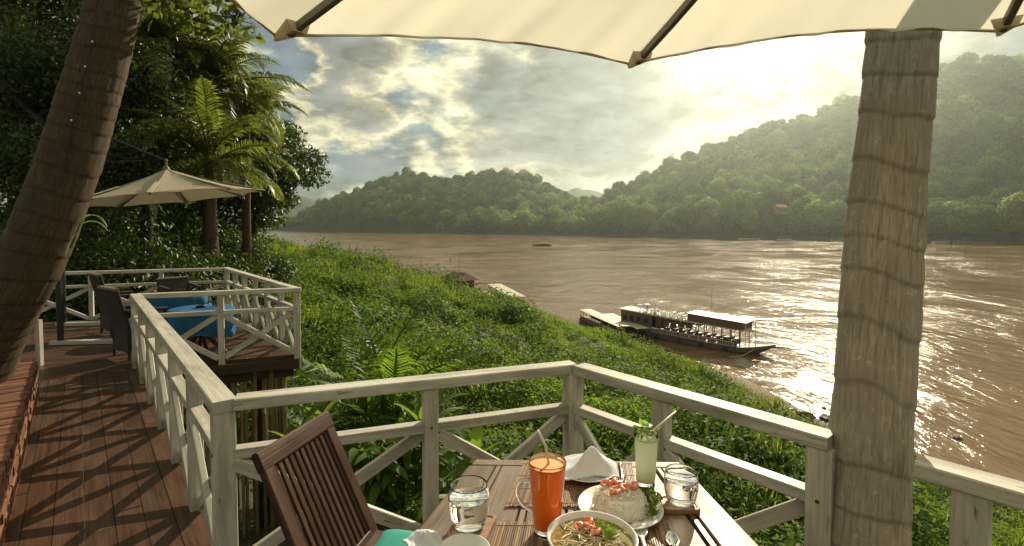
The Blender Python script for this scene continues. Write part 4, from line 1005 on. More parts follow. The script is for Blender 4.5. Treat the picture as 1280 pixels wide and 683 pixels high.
def slab(mb, o, ax, x0, x1, hw, z0, z1, th, n=12, curve=0, taper=0):
    ax = Vector(ax).normalized(); sd = Vector((-ax.y, ax.x, 0)); vs, fs = [], []
    for i in range(n + 1):
        t = i / n; x = x0 + (x1 - x0) * t; z = z0 + (z1 - z0) * t - curve * 4 * t * (1 - t); w = hw * (1 - taper * t)
        for s, zz in ((-1, z), (-.5, z + th * .9), (0, z + th * 1.15), (.5, z + th * .9), (1, z), (1, z - th), (-1, z - th)): vs.append(o + ax * x + sd * s * w + Vector((0, 0, zz)))
    for i in range(n):
        for k in range(7): a, b2 = 7 * i + k, 7 * i + (k + 1) % 7; fs.append([a, b2, b2 + 7, a + 7])
    fs += [[6, 5, 4, 3, 2, 1, 0], [7 * n + k for k in range(7)]]; mb.add(vs, fs)
bax = Vector((.69, -.724, 0)); bsd = Vector((-bax.y, bax.x, 0)); BO = Vector((13.4, 62.5, WZ)) + bsd * .9     # stern
bt = thing('river_boat', tuple(BO), 'long wooden passenger boat with chairs on its roof moored at the bank', 'boat')
BLn, HW = 17.2, 1.25
b = MB(); hull(b, BO, bax, BLn, 2.7, -.45, .62, 3.6, .62); b.build('hull', M['hullp'], bt, smooth=False)
def BP(x, s, z): return BO + bax * x + bsd * s + Vector((0, 0, z))
b = MB(); slab(b, BO, bax, -.2, 14.6, HW + .16, 2.95, 2.42, .05, 14, .13); b.build('roof', M['roofp'], bt)
b = MB(); slab(b, BO, bax, 14.3, 15.4, HW * .8, 2.36, 2.34, .03, 3); b.build('awning', M['roofp'], bt)
def roofz(x): t = (x + .2) / 14.8; return 2.95 - .53 * t - .13 * 4 * t * (1 - t)
for s in (-1, 1):
    b = MB()
    for k in range(16):
        x = .2 + k * .93; b.beam(BP(x, s * (HW - .04), .6), BP(x, s * (HW - .04), roofz(x) - .05), .07, .07)
    b.build('roof_posts', M['brownp'], bt)
    b = MB(); b.beam(BP(3.0, s * HW, 1.28), BP(13.6, s * HW, 1.05), .05, .07); b.beam(BP(3.0, s * HW, .78), BP(13.6, s * HW, .66), .04, .05)
    for k in range(48): x = 3.1 + k * .222; z = 1.28 - .23 * (x - 3) / 10.6; b.beam(BP(x, s * HW, z - .5), BP(x, s * HW, z), .03, .12, up=bsd)
    b.build('balustrade', M['whitep'], bt)
    b = MB(); b.beam(BP(0, s * HW, 1.75), BP(4.2, s * HW, 1.68), .06, 2.1); wl_ = b.build('stern_cabin_wall', M['brownp'], bt)
    for k in range(4): MB().box(BP(.55 + k * .95, s * (HW + .035), 1.95), (.6, .03, .6), bax).build('window', M['dark'], wl_)
    b = MB(); b.beam(BP(0, s * (HW + .17), 2.9), BP(14.6, s * (HW + .17), 2.36), .03, .12); b.build('roof_trim', M['whitep'], bt)
    b = MB()
    for k in range(20): x = .3 + k * .47; z = roofz(x); b.beam(BP(x, s * HW, z), BP(x, s * HW, z + .55), .03, .03)
    b.beam(BP(.3, s * HW, roofz(.3) + .5), BP(9.3, s * HW, roofz(9.3) + .5), .035, .035); b.build('roof_rail', M['greyp'], bt)
MB().beam(BP(.05, -HW, 1.7), BP(.05, HW, 1.7), .05, 2.1).build('stern_wall', M['brownp'], bt)
# raised front canopy with its banner
b = MB(); slab(b, BO, bax, 8.5, 14.9, HW + .12, 3.46, 3.22, .06, 6); b.build('canopy_roof', M['roofp'], bt)
for s in (-1, 1): MB().beam(BP(8.6, s * (HW + .04), 3.02), BP(14.4, s * (HW + .04), 2.80), .04, .80).build('banner', M['brownp'], bt)
MB().beam(BP(14.4, -HW, 2.8), BP(14.4, HW, 2.8), .04, .74).build('banner', M['brownp'], bt)
b = MB()
for s in (-1, 1): b.beam(BP(14.75, s * HW, .7), BP(14.75, s * HW, 3.15), .06, .06)
b.build('front_posts', M['whitep'], bt)
MB().beam(BP(4.4, 0, .72), BP(14, 0, .66), 2.2, .06).build('floor', M['brownp'], bt)
b = MB()
for k in range(9):
    for s in (-.65, .65): b.box(BP(5 + k, s, .92), (.5, .7, .4), bax); b.box(BP(4.75 + k, s, 1.12), (.08, .7, .42), bax)
b.build('bench_seats', M['brownp'], bt)
for s in (-1, 1):
    for k in range(5): x = 4.55 + k * .93; MB().beam(BP(x + .05, s * (HW - .07), 2.05), BP(x + .83, s * (HW - .07), 2.03), .02, .95 if k < 3 else .55).build('dark_interior_panel', M['brownp'], bt)  # brown panels added to stand in for the shaded cabin interior
for k in range(5):
    q = BP(11.2 + k * .55, (-.5, .4, -.2, .6, -.6)[k], .70); MB().box(q + Vector((0, 0, .2 + .05 * (k % 3))), (.4, .36, .4 + .1 * (k % 3)), bax, ch=.04).build('bundle', M[('greyp', 'bluep', 'brownp')[k % 3]], bt)
for s in (-1, 1):
    for k in range(4): t_ = BP(5 + k * 2.6, s * (HW + .14), .22); b = MB(); b.tube([t_ + bax * .22 * math.cos(a * .628) + Vector((0, 0, .22 * math.sin(a * .628))) for a in range(11)], .07, 6, cap=False); b.build('fender_tyre', M['dark'], bt)
MB().tube([BP(16.2, -.3, .9), BP(17.8, 0, 1.05), BP(18.5, .05, 1.12)], [.09, .08, .05], 6).build('bow_beam', M['hullp'], bt)
MB().tube([BP(15.6, -.5, .75), BP(14.9, -2.3, .1), BP(14.5, -4.3, .3)], .03, 5).build('mooring_rope', M['roofp'], bt)
MB().beam(BP(10.5, .3, 3.2), BP(10.5, .3, 6.6), .03, .03).build('mast', M['greyp'], bt)
# white folding chairs on the roof
ch = MB()
for s in (-.2, .2):
    ch.beam((-.22, s, 0), (.18, s, .45), .03, .03); ch.beam((.2, s, 0), (-.28, s, .88), .03, .03)
ch.beam((-.05, -.2, .44), (-.05, .2, .44), .36, .03, up=(0, 0, 1)); ch.beam((-.24, -.2, .74), (-.24, .2, .74), .03, .2)
c0 = ch.build('roof_chair', M['whitep']); tag(c0, 'small pale chair on the open roof of the passenger boat', 'chair', 'chairs on the boat roof'); aa = math.atan2(bax.y, bax.x); rr = random.Random(2); first = True
for i in range(12):
    for s in (-.72, -.05, .62):
        x = 3.4 + i * .5 + rr.uniform(-.08, .08); o = c0 if first else c0.copy()
        if not first: COL.objects.link(o)
        first = False; o.location = BP(x, s + rr.uniform(-.08, .08), roofz(x) + .055); o.rotation_euler[2] = aa + rr.uniform(-.4, .4) + (math.pi if rr.random() < .3 else 0)
for i, (x, s) in enumerate(((2.2, -.6), (2.7, .2), (2.4, .6))):
    tt = MB(); q = BP(x, s, roofz(x) + .05); tt.lathe([(.03, 0), (.03, .7), (.34, .7), (.34, .74), (0, .74)], q, 10); tt.lathe([(0, 0), (.22, 0), (.22, .03), (0, .03)], q, 10)
    o = tt.build('roof_table', M['bluep'], origin=tuple(q)); tag(o, ('small blue table nearest the stern on the passenger boat roof', 'small blue table next to the pale chairs on the boat roof', 'small blue table on the far side of the passenger boat roof')[i], 'table', 'blue tables on the boat roof')
def longboat(name, a, b_, w, label, roof_x=(.06, .94), hz=.45, rz=1.62, hm='hullb', rm='roofp', grp=None, split=1, bow=1.8, ext=.1):
    a, b_ = Vector(a), Vector(b_); ax = (b_ - a).normalized(); Ln = (b_ - a).length; sd = Vector((-ax.y, ax.x, 0)); t = thing(name, tuple(a), label, 'boat', grp)
    m_ = MB(); hull(m_, a, ax, Ln * (1 + ext), w, -.3, hz, bow, .45); m_.build('hull', M[hm], t)
    for k in range(split):
        x0, x1 = Ln * (roof_x[0] + (roof_x[1] - roof_x[0]) * k / split) + (.1 if k else 0), Ln * (roof_x[0] + (roof_x[1] - roof_x[0]) * (k + 1) / split)
        m_ = MB(); slab(m_, a, ax, x0, x1, w * .5, rz - .12 * k, rz - .1 - .12 * k, .035, 10, .04); m_.build('roof', M[rm], t)
    for s in (-1, 1):
        m_ = MB(); n = int(Ln / 1.1)
        for k in range(n + 1): x = Ln * roof_x[0] + .1 + k * (Ln * (roof_x[1] - roof_x[0]) - .2) / n; m_.beam(a + ax * x + sd * s * w * .42 + Vector((0, 0, hz - .05)), a + ax * x + sd * s * w * .42 + Vector((0, 0, rz - .1 - (.1 if k > n / 2 and split > 1 else 0))), .06, .06)
        m_.build('roof_posts', M['brownp'], t)
        m_ = MB(); m_.beam(a + ax * Ln * roof_x[0] + sd * s * w * .44 + Vector((0, 0, hz + .18)), a + ax * Ln * roof_x[1] + sd * s * w * .44 + Vector((0, 0, hz + .18)), .05, .42); m_.build('side_panel', M['brownp'], t)
    m_ = MB(); m_.beam(a + ax * Ln * .12 + Vector((0, 0, hz + .1)), a + ax * Ln * .85 + Vector((0, 0, hz + .1)), w * .7, .1); m_.build('floor', M['dark'], t); return t
longboat('long_boat', (9.7, 70.5, WZ), (13.0, 57.6, WZ), 1.7, 'long narrow boat with a pale roof nearest the grass left of the passenger boat')
longboat('long_boat', (12.2, 67.5, WZ), (14.9, 57.2, WZ), 1.6, 'shorter pale roofed boat squeezed between the long boat and the passenger boat', rz=1.5)
longboat('long_boat', (-3.6, 98, WZ), (1.3, 80, WZ), 2.6, 'pale boat with a two part roof moored by itself farther up the bank', split=2, rz=1.95)
longboat('long_boat', (-5.2, 93, WZ), (-2.2, 82, WZ), 1.6, 'low small boat tucked against the bank beside the two part roofed boat', rz=1.1, hz=.3)
def floathouse():
    q = on(560, 362, WZ) + Vector((2.2, 1.2, 0)); t = thing('floating_house', tuple(q), 'brown thatched floating hut showing over the crest of the grassy bank', 'floating house'); ax = Vector((.66, -.75, 0)); sd = Vector((.75, .66, 0))
    b = MB(); b.beam(q - ax * 4.2 + Vector((0, 0, .15)), q + ax * 4.2 + Vector((0, 0, .15)), 4.2, .4); b.build('pontoon', M['beam'], t)
    b = MB(); b.beam(q - ax * 3.4 + Vector((0, 0, 1.2)), q + ax * 3.0 + Vector((0, 0, 1.2)), 3.0, 1.7); b.build('wall', M['brownp'], t); wl_ = children(t)[-1]; wl_ = [c for c in children(t) if c.name.startswith('wall')][0]
    e0, e1 = q - ax * 4 + Vector((0, 0, 2)), q + ax * 3.8 + Vector((0, 0, 2)); r0, r1 = q - ax * 2.2 + Vector((0, 0, 3.4)), q + ax * 2.0 + Vector((0, 0, 3.4)); b = MB()
    b.add([e0 - sd * 2.3, e1 - sd * 2.3, e1 + sd * 2.3, e0 + sd * 2.3, r0, r1], [[0, 1, 5, 4], [2, 3, 4, 5], [1, 2, 5], [3, 0, 4], [3, 2, 1, 0]]); b.build('roof', M['thatch'], t)
    b = MB()
    for k in range(7): p_ = q + ax * (3.1 + .0) + sd * (-1.9 + k * .63); b.beam(p_ + Vector((0, 0, .3)), p_ + Vector((0, 0, 1.2)), .08, .08)
    b.beam(q + ax * 3.9 - sd * 1.9 + Vector((0, 0, 1.1)), q + ax * 3.9 + sd * 1.9 + Vector((0, 0, 1.1)), .1, .1); b.build('porch_rail', M['beam'], t)
    for s in (-1.2, .6): MB().box(q + ax * s - sd * 1.53 + Vector((0, 0, 1.3)), (.9, .06, .8), ax).build('window', M['dark'], wl_)
floathouse()
q = on(678, 307.5, WZ); longboat('motor_boat', q - Vector((-5.4, .6, 0)), q + Vector((-5.6, -.6, 0)), 2.0, 'lone small boat crossing the middle of the river with a wake', roof_x=(.2, .72), rz=2.0, hz=.75, hm='dark', bow=3)
# wake of the lone boat
m, nt, p = new_mat('wake_foam'); geo = N(nt, 'ShaderNodeNewGeometry'); n = noise(nt, geo.outputs['Position'], .8, 5, .7); L(nt, ramp(nt, n, [(.4, (.25, .17, .10)), (.6, (.6, .55, .45))]), p.inputs['Base Color']); p.inputs['Roughness'].default_value = .4; M['foam'] = m
b = MB(); vs = []
for i in range(24):
    x = q.x + 5.4 + i * .9; w = .5 + .06 * i + .25 * math.sin(i * 1.7); yc = q.y - .6 + .15 * math.sin(i * .9); vs += [(x, yc - w, WZ + .01), (x, yc, WZ + .03 + .16 * math.exp(-i / 5)), (x, yc + w, WZ + .01)]
b.add(vs, [f_ for i in range(23) for f_ in ([3 * i, 3 * i + 3, 3 * i + 4, 3 * i + 1], [3 * i + 1, 3 * i + 4, 3 * i + 5, 3 * i + 2])]); o = b.build('wake', M['foam'], origin=(q.x + 5, q.y, WZ), smooth=True); o['kind'] = 'structure'
# boats against the far bank
FB = 'boats along the far river bank'
for (u, v, ln, hm, rm, rz, lab) in ((936, 297.6, 13, 'whitep', 'whitep', 2.4, 'white boat with a long roof moored at the far bank, left one of two'), (980, 297.8, 8, 'whitep', 'whitep', 2.0, 'smaller white boat just left of the palm trunk at the far bank'), (1050, 299.6, 10, 'greyp', 'roofp', 2.0, 'grey boat at the far bank right beside the left edge of the trunk'),
                                    (1176, 301.8, 8, 'whitep', 'roofp', 1.6, 'low pale boat at the far bank just right of the palm trunk'), (1202, 302.8, 8, 'bluep', 'greyp', 2.6, 'dark blue boat at the far bank between the pale and the red boat'), (1229, 303.6, 9, 'red', 'hullb', 2.6, 'dark red boat farthest right at the far bank')):
    ys = np.linspace(200, 700, 1000); q = Vector(((u - 640) / FPX, 1, 0)) * float(np.interp(-7, far_t((u - 640) / FPX * ys, ys), ys)); q.z = WZ; longboat('moored_boat', q - Vector((ln * .65, -.4, 0)), q + Vector((ln * .65, -.4, 0)), 3.2, lab, rz=rz * 1.4, hz=1.1, hm=hm, rm=rm, grp=None)
for (u, v0, h, rd, lab) in ((563, 327, 1.5, .12, 'short dark stake standing in the river left of the tall thin pole'), (574, 346, 6.0, .05, 'tall thin pole standing in the river above the floating hut')):
    q = on(u, v0, WZ); o = MB().tube([q - Vector((0, 0, .5)), q + Vector((0, 0, h * .5)), q + Vector((.1, 0, h))], [rd, rd * .9, rd * .7], 6).build('river_stake', M['beam'], origin=tuple(q)); tag(o, lab, 'stake')
# ------------------------------------------------------------------ parasols
def parasol_canopy(parent, hub, verts, mat, scallop=.06, sag=.02, nr=14, ns=36):
    V, F = [], []; hub = Vector(hub)
    def edge(i, s):
        a, b = Vector(verts[i]), Vector(verts[(i + 1) % len(verts)]); e = a.lerp(b, s); h = (hub - e).normalized(); return e + h * scallop * 4 * s * (1 - s)
    for i in range(len(verts)):
        o = len(V)
        for ir in range(nr + 1):
            t = .03 + .97 * ir / nr
            for js in range(ns + 1):
                s = js / ns; p = hub.lerp(edge(i, s), t); p.z -= sag * math.sin(math.pi * s) * math.sin(math.pi * t * .92) + .03 * math.sin(math.pi * t) - (.0035 * math.sin(s * 31 + i) + .0025 * math.sin(s * 53 + 2 * i)) * t ** 5 - .004 * math.sin(t * 9 + 7 * s + i) * math.sin(math.pi * s); V.append(p)
        for ir in range(nr):
            for js in range(ns): a = o + ir * (ns + 1) + js; F.append([a, a + 1, a + ns + 2, a + ns + 1])
    mesh_obj('canopy', [tuple(p) for p in V], F, mat, parent, smooth=True)
    b = MB()
    for i in range(len(verts)): b.tube([edge(i, s / 12) for s in range(13)], .005, 6)
    b.build('hem', M['pocket'], parent, smooth=True)
CZ = 2.08
V1, V2, V3 = on(345, 45, CZ), on(787, 80, CZ), on(1248, 39, CZ); hubc = Vector((.70, .42, CZ + .36))
others = [hubc + Vector((math.cos(R(a)) * rd, math.sin(R(a)) * rd, -.36)) for a, rd in ((10, 1.35), (-35, 1.4), (-80, 1.45), (-128, 1.5), (188, 1.65))]
vs = [V1, V2, V3] + others
ps = thing('parasol', (hubc.x, hubc.y, 0), 'large cream parasol whose underside fills the top of the view', 'parasol')
parasol_canopy(ps, hubc, vs, M['canopy'], .075, .03)
for v in vs:
    d = (Vector(v) - hubc); pts = [hubc + d * t + Vector((0, 0, -.022 - .03 * math.sin(math.pi * t))) for t in (.03, .3, .6, .8, .955)]
    b = MB()
    for a, c in zip(pts[:-1], pts[1:]): b.beam(a, c, .017, .026)
    rb_ = b.build('rib', M['rib'], ps)
    b = MB(); dn = d.normalized(); sd = dn.cross(Vector((0, 0, 1))).normalized(); q = hubc + d * .93 + Vector((0, 0, -.012)); e = hubc + d * 1.004; up = sd.cross(dn)
    b.add([q - sd * .034 - up * .004, q + sd * .034 - up * .004, e + sd * .006, e - sd * .006, q - sd * .022 - up * .034, q + sd * .022 - up * .034, e + sd * .004 - up * .014, e - sd * .004 - up * .014],
          [[4, 5, 6, 7], [0, 1, 5, 4], [1, 2, 6, 5], [2, 3, 7, 6], [3, 0, 4, 7]]); b.build('tip_pocket', M['pocket'], rb_)
b = MB(); b.tube([(hubc.x, hubc.y, 0), (hubc.x, hubc.y, CZ + .4)], .021, 12); b.build('pole', M['rib'], ps); MB().lathe([(0, 0), (.2, 0), (.2, .05), (.05, .08), (.03, .3), (0, .3)], (hubc.x, hubc.y, 0), 24).build('base', M['black'], ps)
# cantilever parasol over the blue tables
hc = at(208, 211, 6.5); R0 = 1.06; nrm = Vector((.20, -.02, 1)).normalized(); ux = Vector((1, 0, -.20)).normalized(); 
uy = nrm.cross(Vector((1, 0, 0))).normalized(); ux = uy.cross(nrm)
ux = Vector((1, 0, .115)).normalized(); uy = Vector((0, 1, .04)).normalized(); nz = ux.cross(uy)
cc = hc - nz * .37
vs = [cc + (ux * math.cos(R(22.5 + 45 * k)) + uy * math.sin(R(22.5 + 45 * k))) * R0 for k in range(8)]
m0 = on(76, 431, 0); cp = thing('cantilever_parasol', (m0.x, m0.y, 0), 'faded cream cantilever parasol hanging over the blue tables on the platform', 'parasol')
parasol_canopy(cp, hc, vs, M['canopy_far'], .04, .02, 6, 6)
for v in vs:
    d = Vector(v) - hc; b = MB()
    b.beam(hc + d * .05 - Vector((0, 0, .03)), hc + d * .97 - Vector((0, 0, .02)), .014, .02); b.build('rib', M['rib'], cp)
    b = MB(); b.beam(hc + d * .55 + Vector((0, 0, -.012)), hc + d + Vector((0, 0, .006)), .05, .006); b.build('seam_band', M['pocket'], cp)
MB().lathe([(0, -.02), (.04, -.01), (.03, .02), (.012, .035), (.012, .09), (.022, .1), (0, .125)], hc, 12).build('finial', M['rib'], cp)
b = MB(); b.tube([(m0.x, m0.y, 0), (m0.x, m0.y, 2.75)], .035, 10); b.build('mast', M['black'], cp)
b = MB(); b.tube([(m0.x, m0.y, 2.6), ((m0.x + hc.x) / 2, (m0.y + hc.y) / 2, 2.62), (hc.x, hc.y, hc.z + .1)], [.014, .014, .01], 8); b.tube([(m0.x, m0.y, 2.3), (hc.x - .3, hc.y, hc.z + .1)], .004, 5); b.build('arm', M['black'], cp)
b = MB(); b.beam((m0.x - .1, m0.y - .02, .03), (m0.x + .95, m0.y + .10, .03), .09, .05); b.build('foot', M['galv'], cp)
m1 = on(80, 408, 0); mo2 = thing('parasol_stand', (m1.x, m1.y, 0), 'second black parasol mast on a pale foot behind the first, without a canopy in view', 'parasol stand')
b = MB(); b.tube([(m1.x, m1.y, 0), (m1.x, m1.y, 1.6)], .035, 10); b.build('mast', M['black'], mo2); b = MB(); b.beam((m1.x - .1, m1.y, .03), (m1.x + 1.0, m1.y + .12, .03), .09, .05); b.build('foot', M['galv'], mo2)

# ------------------------------------------------------------------ tables and chairs on the platform
def blue_table(q, rad, zt, label, seed):
    t = thing('round_table', (q.x, q.y, 0), label + ', its crossed wooden legs showing below', 'table')
    MB().lathe([(0, zt - .03), (rad - .02, zt - .03), (rad - .02, zt - .006), (0, zt - .006)], q, 24).build('table_top', M['leg'], t)
    for a in (20, 110, 200, 290):
        dv = Vector((math.cos(R(a)), math.sin(R(a)), 0)); b = MB(); b.beam(q + dv * .24, q - dv * .20 + Vector((0, 0, zt - .03)), .035, .05); b.build('leg', M['leg'], t)
    rr = np.random.default_rng(seed); n = 72; V, F = [], []; prof = [(0, zt), (rad * .6, zt), (rad * .97, zt - .001), (rad, zt - .008), (rad + .008, zt - .05), (rad + .02, zt - .12), (rad + .03, zt - .19), (rad + .04, zt - .26)]
    V.append((q.x, q.y, zt)); ph = rr.uniform(0, 6.28, 3)
    for k, (r_, z) in enumerate(prof[1:]):
        for i in range(n):
            a = 2 * math.pi * i / n; f = max(0, k - 2) / 5; w = f * (.035 * math.sin(7 * a + ph[0]) + .02 * math.sin(13 * a + ph[1])); sq = 1 + f * .10 * math.cos(4 * a + ph[2])
            V.append((q.x + math.cos(a) * (r_ + w) * sq, q.y + math.sin(a) * (r_ + w) * sq, z - f * .07 * abs(math.cos(2 * a + ph[2])) ** 2))
    m_ = len(prof) - 1
    for i in range(n): F.append([0, 1 + i, 1 + (i + 1) % n])
    for k in range(m_ - 1):
        for i in range(n): a, b_ = 1 + k * n + i, 1 + k * n + (i + 1) % n; F.append([a, 1 + (k + 1) * n + i, 1 + (k + 1) * n + (i + 1) % n, b_])
    o = mesh_obj('tablecloth', V, F, M['blue'], origin=(q.x, q.y, zt), smooth=True); tag(o, 'blue cloth draped over the ' + label.split(' round')[0] + ' platform table', 'tablecloth'); return t
T1 = on(252, 385, .55); T2 = on(223, 368, .56); T1.z = T2.z = 0
blue_table(T1, .34, .55, 'nearer round platform table under a blue cloth', 1); blue_table(T2, .345, .56, 'farther round platform table under a blue cloth', 2)
def tumbler_small(q, label): o = MB().lathe([(0, 0), (.026, 0), (.03, .085), (.028, .085), (.024, .006), (0, .006)], q, 16).build('drinking_glass', M['glass'], origin=tuple(q), smooth=True); tag(o, label, 'glass')
tumbler_small(Vector((T1.x + .13, T1.y + .05, .552)), 'small clear glass on the nearer blue platform table'); tumbler_small(Vector((T2.x + .12, T2.y - .1, .562)), 'small clear glass on the farther blue platform table')
for T_, z_, lab in ((T1, .552, 'dark ashtray on the nearer blue platform table'), (T2, .562, 'dark ashtray on the farther blue platform table')):
    q = Vector((T_.x - .02, T_.y + .02, z_)); o = MB().lathe([(0, 0), (.05, 0), (.055, .028), (.047, .028), (.042, .008), (0, .008)], q, 16).build('ashtray', M['black'], origin=tuple(q), smooth=True); tag(o, lab, 'ashtray')
def armchair(q, face, label, hgt=.80):
    t = thing('wicker_armchair', (q.x, q.y, 0), label, 'chair', 'dark armchairs on the platform'); f = Vector(face).normalized(); s = Vector((-f.y, f.x, 0)); w = .22
    b = MB(); b.beam(q - f * .18 - s * w + Vector((0, 0, .36)), q - f * .18 + s * w + Vector((0, 0, .36)), .02, .02); 
    bk = MB(); a0, a1 = q - f * .17 + Vector((0, 0, .30)), q - f * .30 + Vector((0, 0, hgt)); bk.beam(a0, a1, .46, .035, up=f, ch=.01); bk.build('backrest', M['wicker'], t)
    cp_ = MB(); cp_.beam(a1 - s * w + Vector((0, 0, .012)), a1 + s * w + Vector((0, 0, .012)), .06, .03, ch=.01); cp_.build('top_roll', M['galv'] if False else M['wick_sunlit'], t)
    st = MB(); st.beam(q - f * .2 + Vector((0, 0, .34)), q + f * .22 + Vector((0, 0, .36)), .44, .06, ch=.01); st.build('seat', M['wicker'], t)
    sk = MB(); sk.beam(q - f * .19 + Vector((0, 0, .08)), q - f * .17 + Vector((0, 0, .33)), .42, .03, up=f); sk.build('rear_panel', M['wicker'], t)
    for sg in (-1, 1):
        ar = MB(); ar.beam(q - f * .22 + s * sg * w + Vector((0, 0, .56)), q + f * .2 + s * sg * w + Vector((0, 0, .54)), .05, .035, ch=.01); ar.beam(q + f * .18 + s * sg * w + Vector((0, 0, .54)), q + f * .2 + s * sg * w + Vector((0, 0, .3)), .04, .035); ar.build('armrest', M['wicker'], t)
        for fx in (-.18, .2): lg = MB(); lg.beam(q + f * fx + s * sg * w * .92, q + f * fx + s * sg * w * .92 + Vector((0, 0, .34)), .035, .035); lg.build('leg', M['wicker'], t)
M['wick_sunlit'] = plain('sunlit_wicker_edge', (.17, .14, .105), .6, var=.3, scale=90, bstr=.5, bscale=200)  # paler wicker: sunlight on the backrest's top edge painted into its colour
q = on(152, 449, 0) + Vector((.06, .22, 0)); armchair(q, (.55, .84, 0), 'dark woven armchair nearest the walkway with its tall back to the camera', .80)
q = on(140, 420, 0) + Vector((.0, .2, 0)); armchair(q, (.60, .80, 0), 'dark woven armchair half hidden behind the nearer armchair', .84)
q = on(196, 410, 0) + Vector((.05, .5, 0)); armchair(q, (.8, -.6, 0), 'dark woven armchair between the two blue tables seen through the railing', .66)

# ------------------------------------------------------------------ the dining table
TZ_ = .75
tl, trr = on(594.5, 574, TZ_), on(849, 577.5, TZ_)
nl = tl + (on(530, 655, TZ_) - tl) * 2.15; nr_ = trr + (on(950, 683, TZ_) - trr) * 1.72
nl.z = nr_.z = TZ_
tab = thing('dining_table', ((tl.x + trr.x) / 2, 1.35, 0), 'slatted wooden dining table set for lunch in the foreground', 'table')
def TP(s, t, z=TZ_):       # across (left to right), along (far to near)
    p = tl.lerp(trr, s).lerp(nl.lerp(nr_, s), t); p.z = z; return p
def board(s0, s1, t0, t1, z1=TZ_, th=.026):
    ps_ = [TP(s0, t0), TP(s1, t0), TP(s1, t1), TP(s0, t1)]; cen = sum(ps_, Vector()) / 4; c = .0035; V = []
    for p in ps_: V.append((p.x, p.y, z1 - th))
    for p in ps_: V.append((p.x, p.y, z1 - c))
    for p in ps_: q = p + Vector(((c if p.x < cen.x else -c), (c if p.y < cen.y else -c), 0)); V.append((q.x, q.y, z1))
    fs = [[0, 1, 2, 3], [11, 10, 9, 8]] + [[i, 4 + i, 4 + (i + 1) % 4, (i + 1) % 4] for i in range(4)] + [[4 + i, 8 + i, 8 + (i + 1) % 4, 4 + (i + 1) % 4] for i in range(4)]
    along = (TP((s0 + s1) / 2, t1) - TP((s0 + s1) / 2, t0)).normalized()
    if abs(s1 - s0) > .5: along = (trr - tl).normalized()
    pr = Vector((-along.y, along.x, 0)); u0 = random.random() * 5
    b = MB(); b.add(V, fs, [[(Vector(V[j]).dot(along) + u0, Vector(V[j]).dot(pr) + u0) for j in f] for f in fs]); b.build('plank', M['table'], tab)
board(0, 1, 0, .052)
for s0, s1 in ((0, .118), (.129, .145), (.156, .285), (.296, .312), (.323, .448), (.459, .476), (.487, .512), (.523, .54), (.551, .676), (.687, .703), (.714, .852), (.863, .879), (.890, 1)): board(s0, s1, .0545, 1.0)
b = MB()
for (s0, t0), (s1, t1) in (((.03, .03), (.97, .03)), ((.03, .03), (.03, .97)), ((.97, .03), (.97, .97)), ((.03, .97), (.97, .97)), ((.03, .5), (.97, .5))): b.beam(TP(s0, t0, TZ_ - .06), TP(s1, t1, TZ_ - .06), .022, .066)
b.build('apron', M['table'], tab)
for s, t in ((.06, .05), (.94, .05), (.06, .95), (.94, .95)): MB().beam(TP(s, t, 0), TP(s, t, TZ_ - .03), .05, .05).build('leg', M['table'], tab)

# placemats of thin bamboo slats
def wood_var(name, c0, c1):
    m, nt, p = new_mat(name); geo = N(nt, 'ShaderNodeNewGeometry'); n = noise(nt, geo.outputs['Position'], 30, 4)
    c = ramp(nt, geo.outputs['Random Per Island'], [(0, c0), (1, c1)]); L(nt, mixc(nt, math_n(nt, 'MULTIPLY', n, .5), c, tuple(x * .4 for x in c1)), p.inputs['Base Color']); p.inputs['Roughness'].default_value = .45; return m
M['mat'] = wood_var('bamboo_slats', (.07, .032, .015), (.40, .25, .12))
def placemat(quad, label, n=78):
    a, b_, c, d = [Vector(q) for q in quad]            # far left, far right, near right, near left
    mb = MB(); rr = random.Random(len(label))
    for i in range(n):
        s0, s1 = i / n, (i + .82) / n; z = TZ_ + .0035 + rr.uniform(0, .0012); e = rr.uniform(-.003, .003)
        p, q = a.lerp(b_, (s0 + s1) / 2), d.lerp(c, (s0 + s1) / 2); dv = (q - p).normalized(); p = p + dv * e; q = q + dv * e; p.z = q.z = z
        mb.beam(p, q, (b_ - a).length * .82 / n, .003, ch=.001)
    for t in (.06, .35, .65, .94):
        p, q = a.lerp(d, t), b_.lerp(c, t); p.z = q.z = TZ_ + .0062; mb.beam(p, q, .0016, .0012, ch=.0003)
    o = mb.build('placemat', M['mat'], origin=tuple((a + c) / 2)); tag(o, label, 'placemat')
z = TZ_ + .003
placemat([on(655, 578, z), on(790, 578, z), on(800, 634, z), on(631, 634, z)], 'bamboo slat placemat at the far side under the napkin plate and fork')
placemat([on(622, 653, z), on(835, 653, z), on(875, 770, z), on(585, 770, z)], 'bamboo slat placemat at the near side under the orange drink and soup')

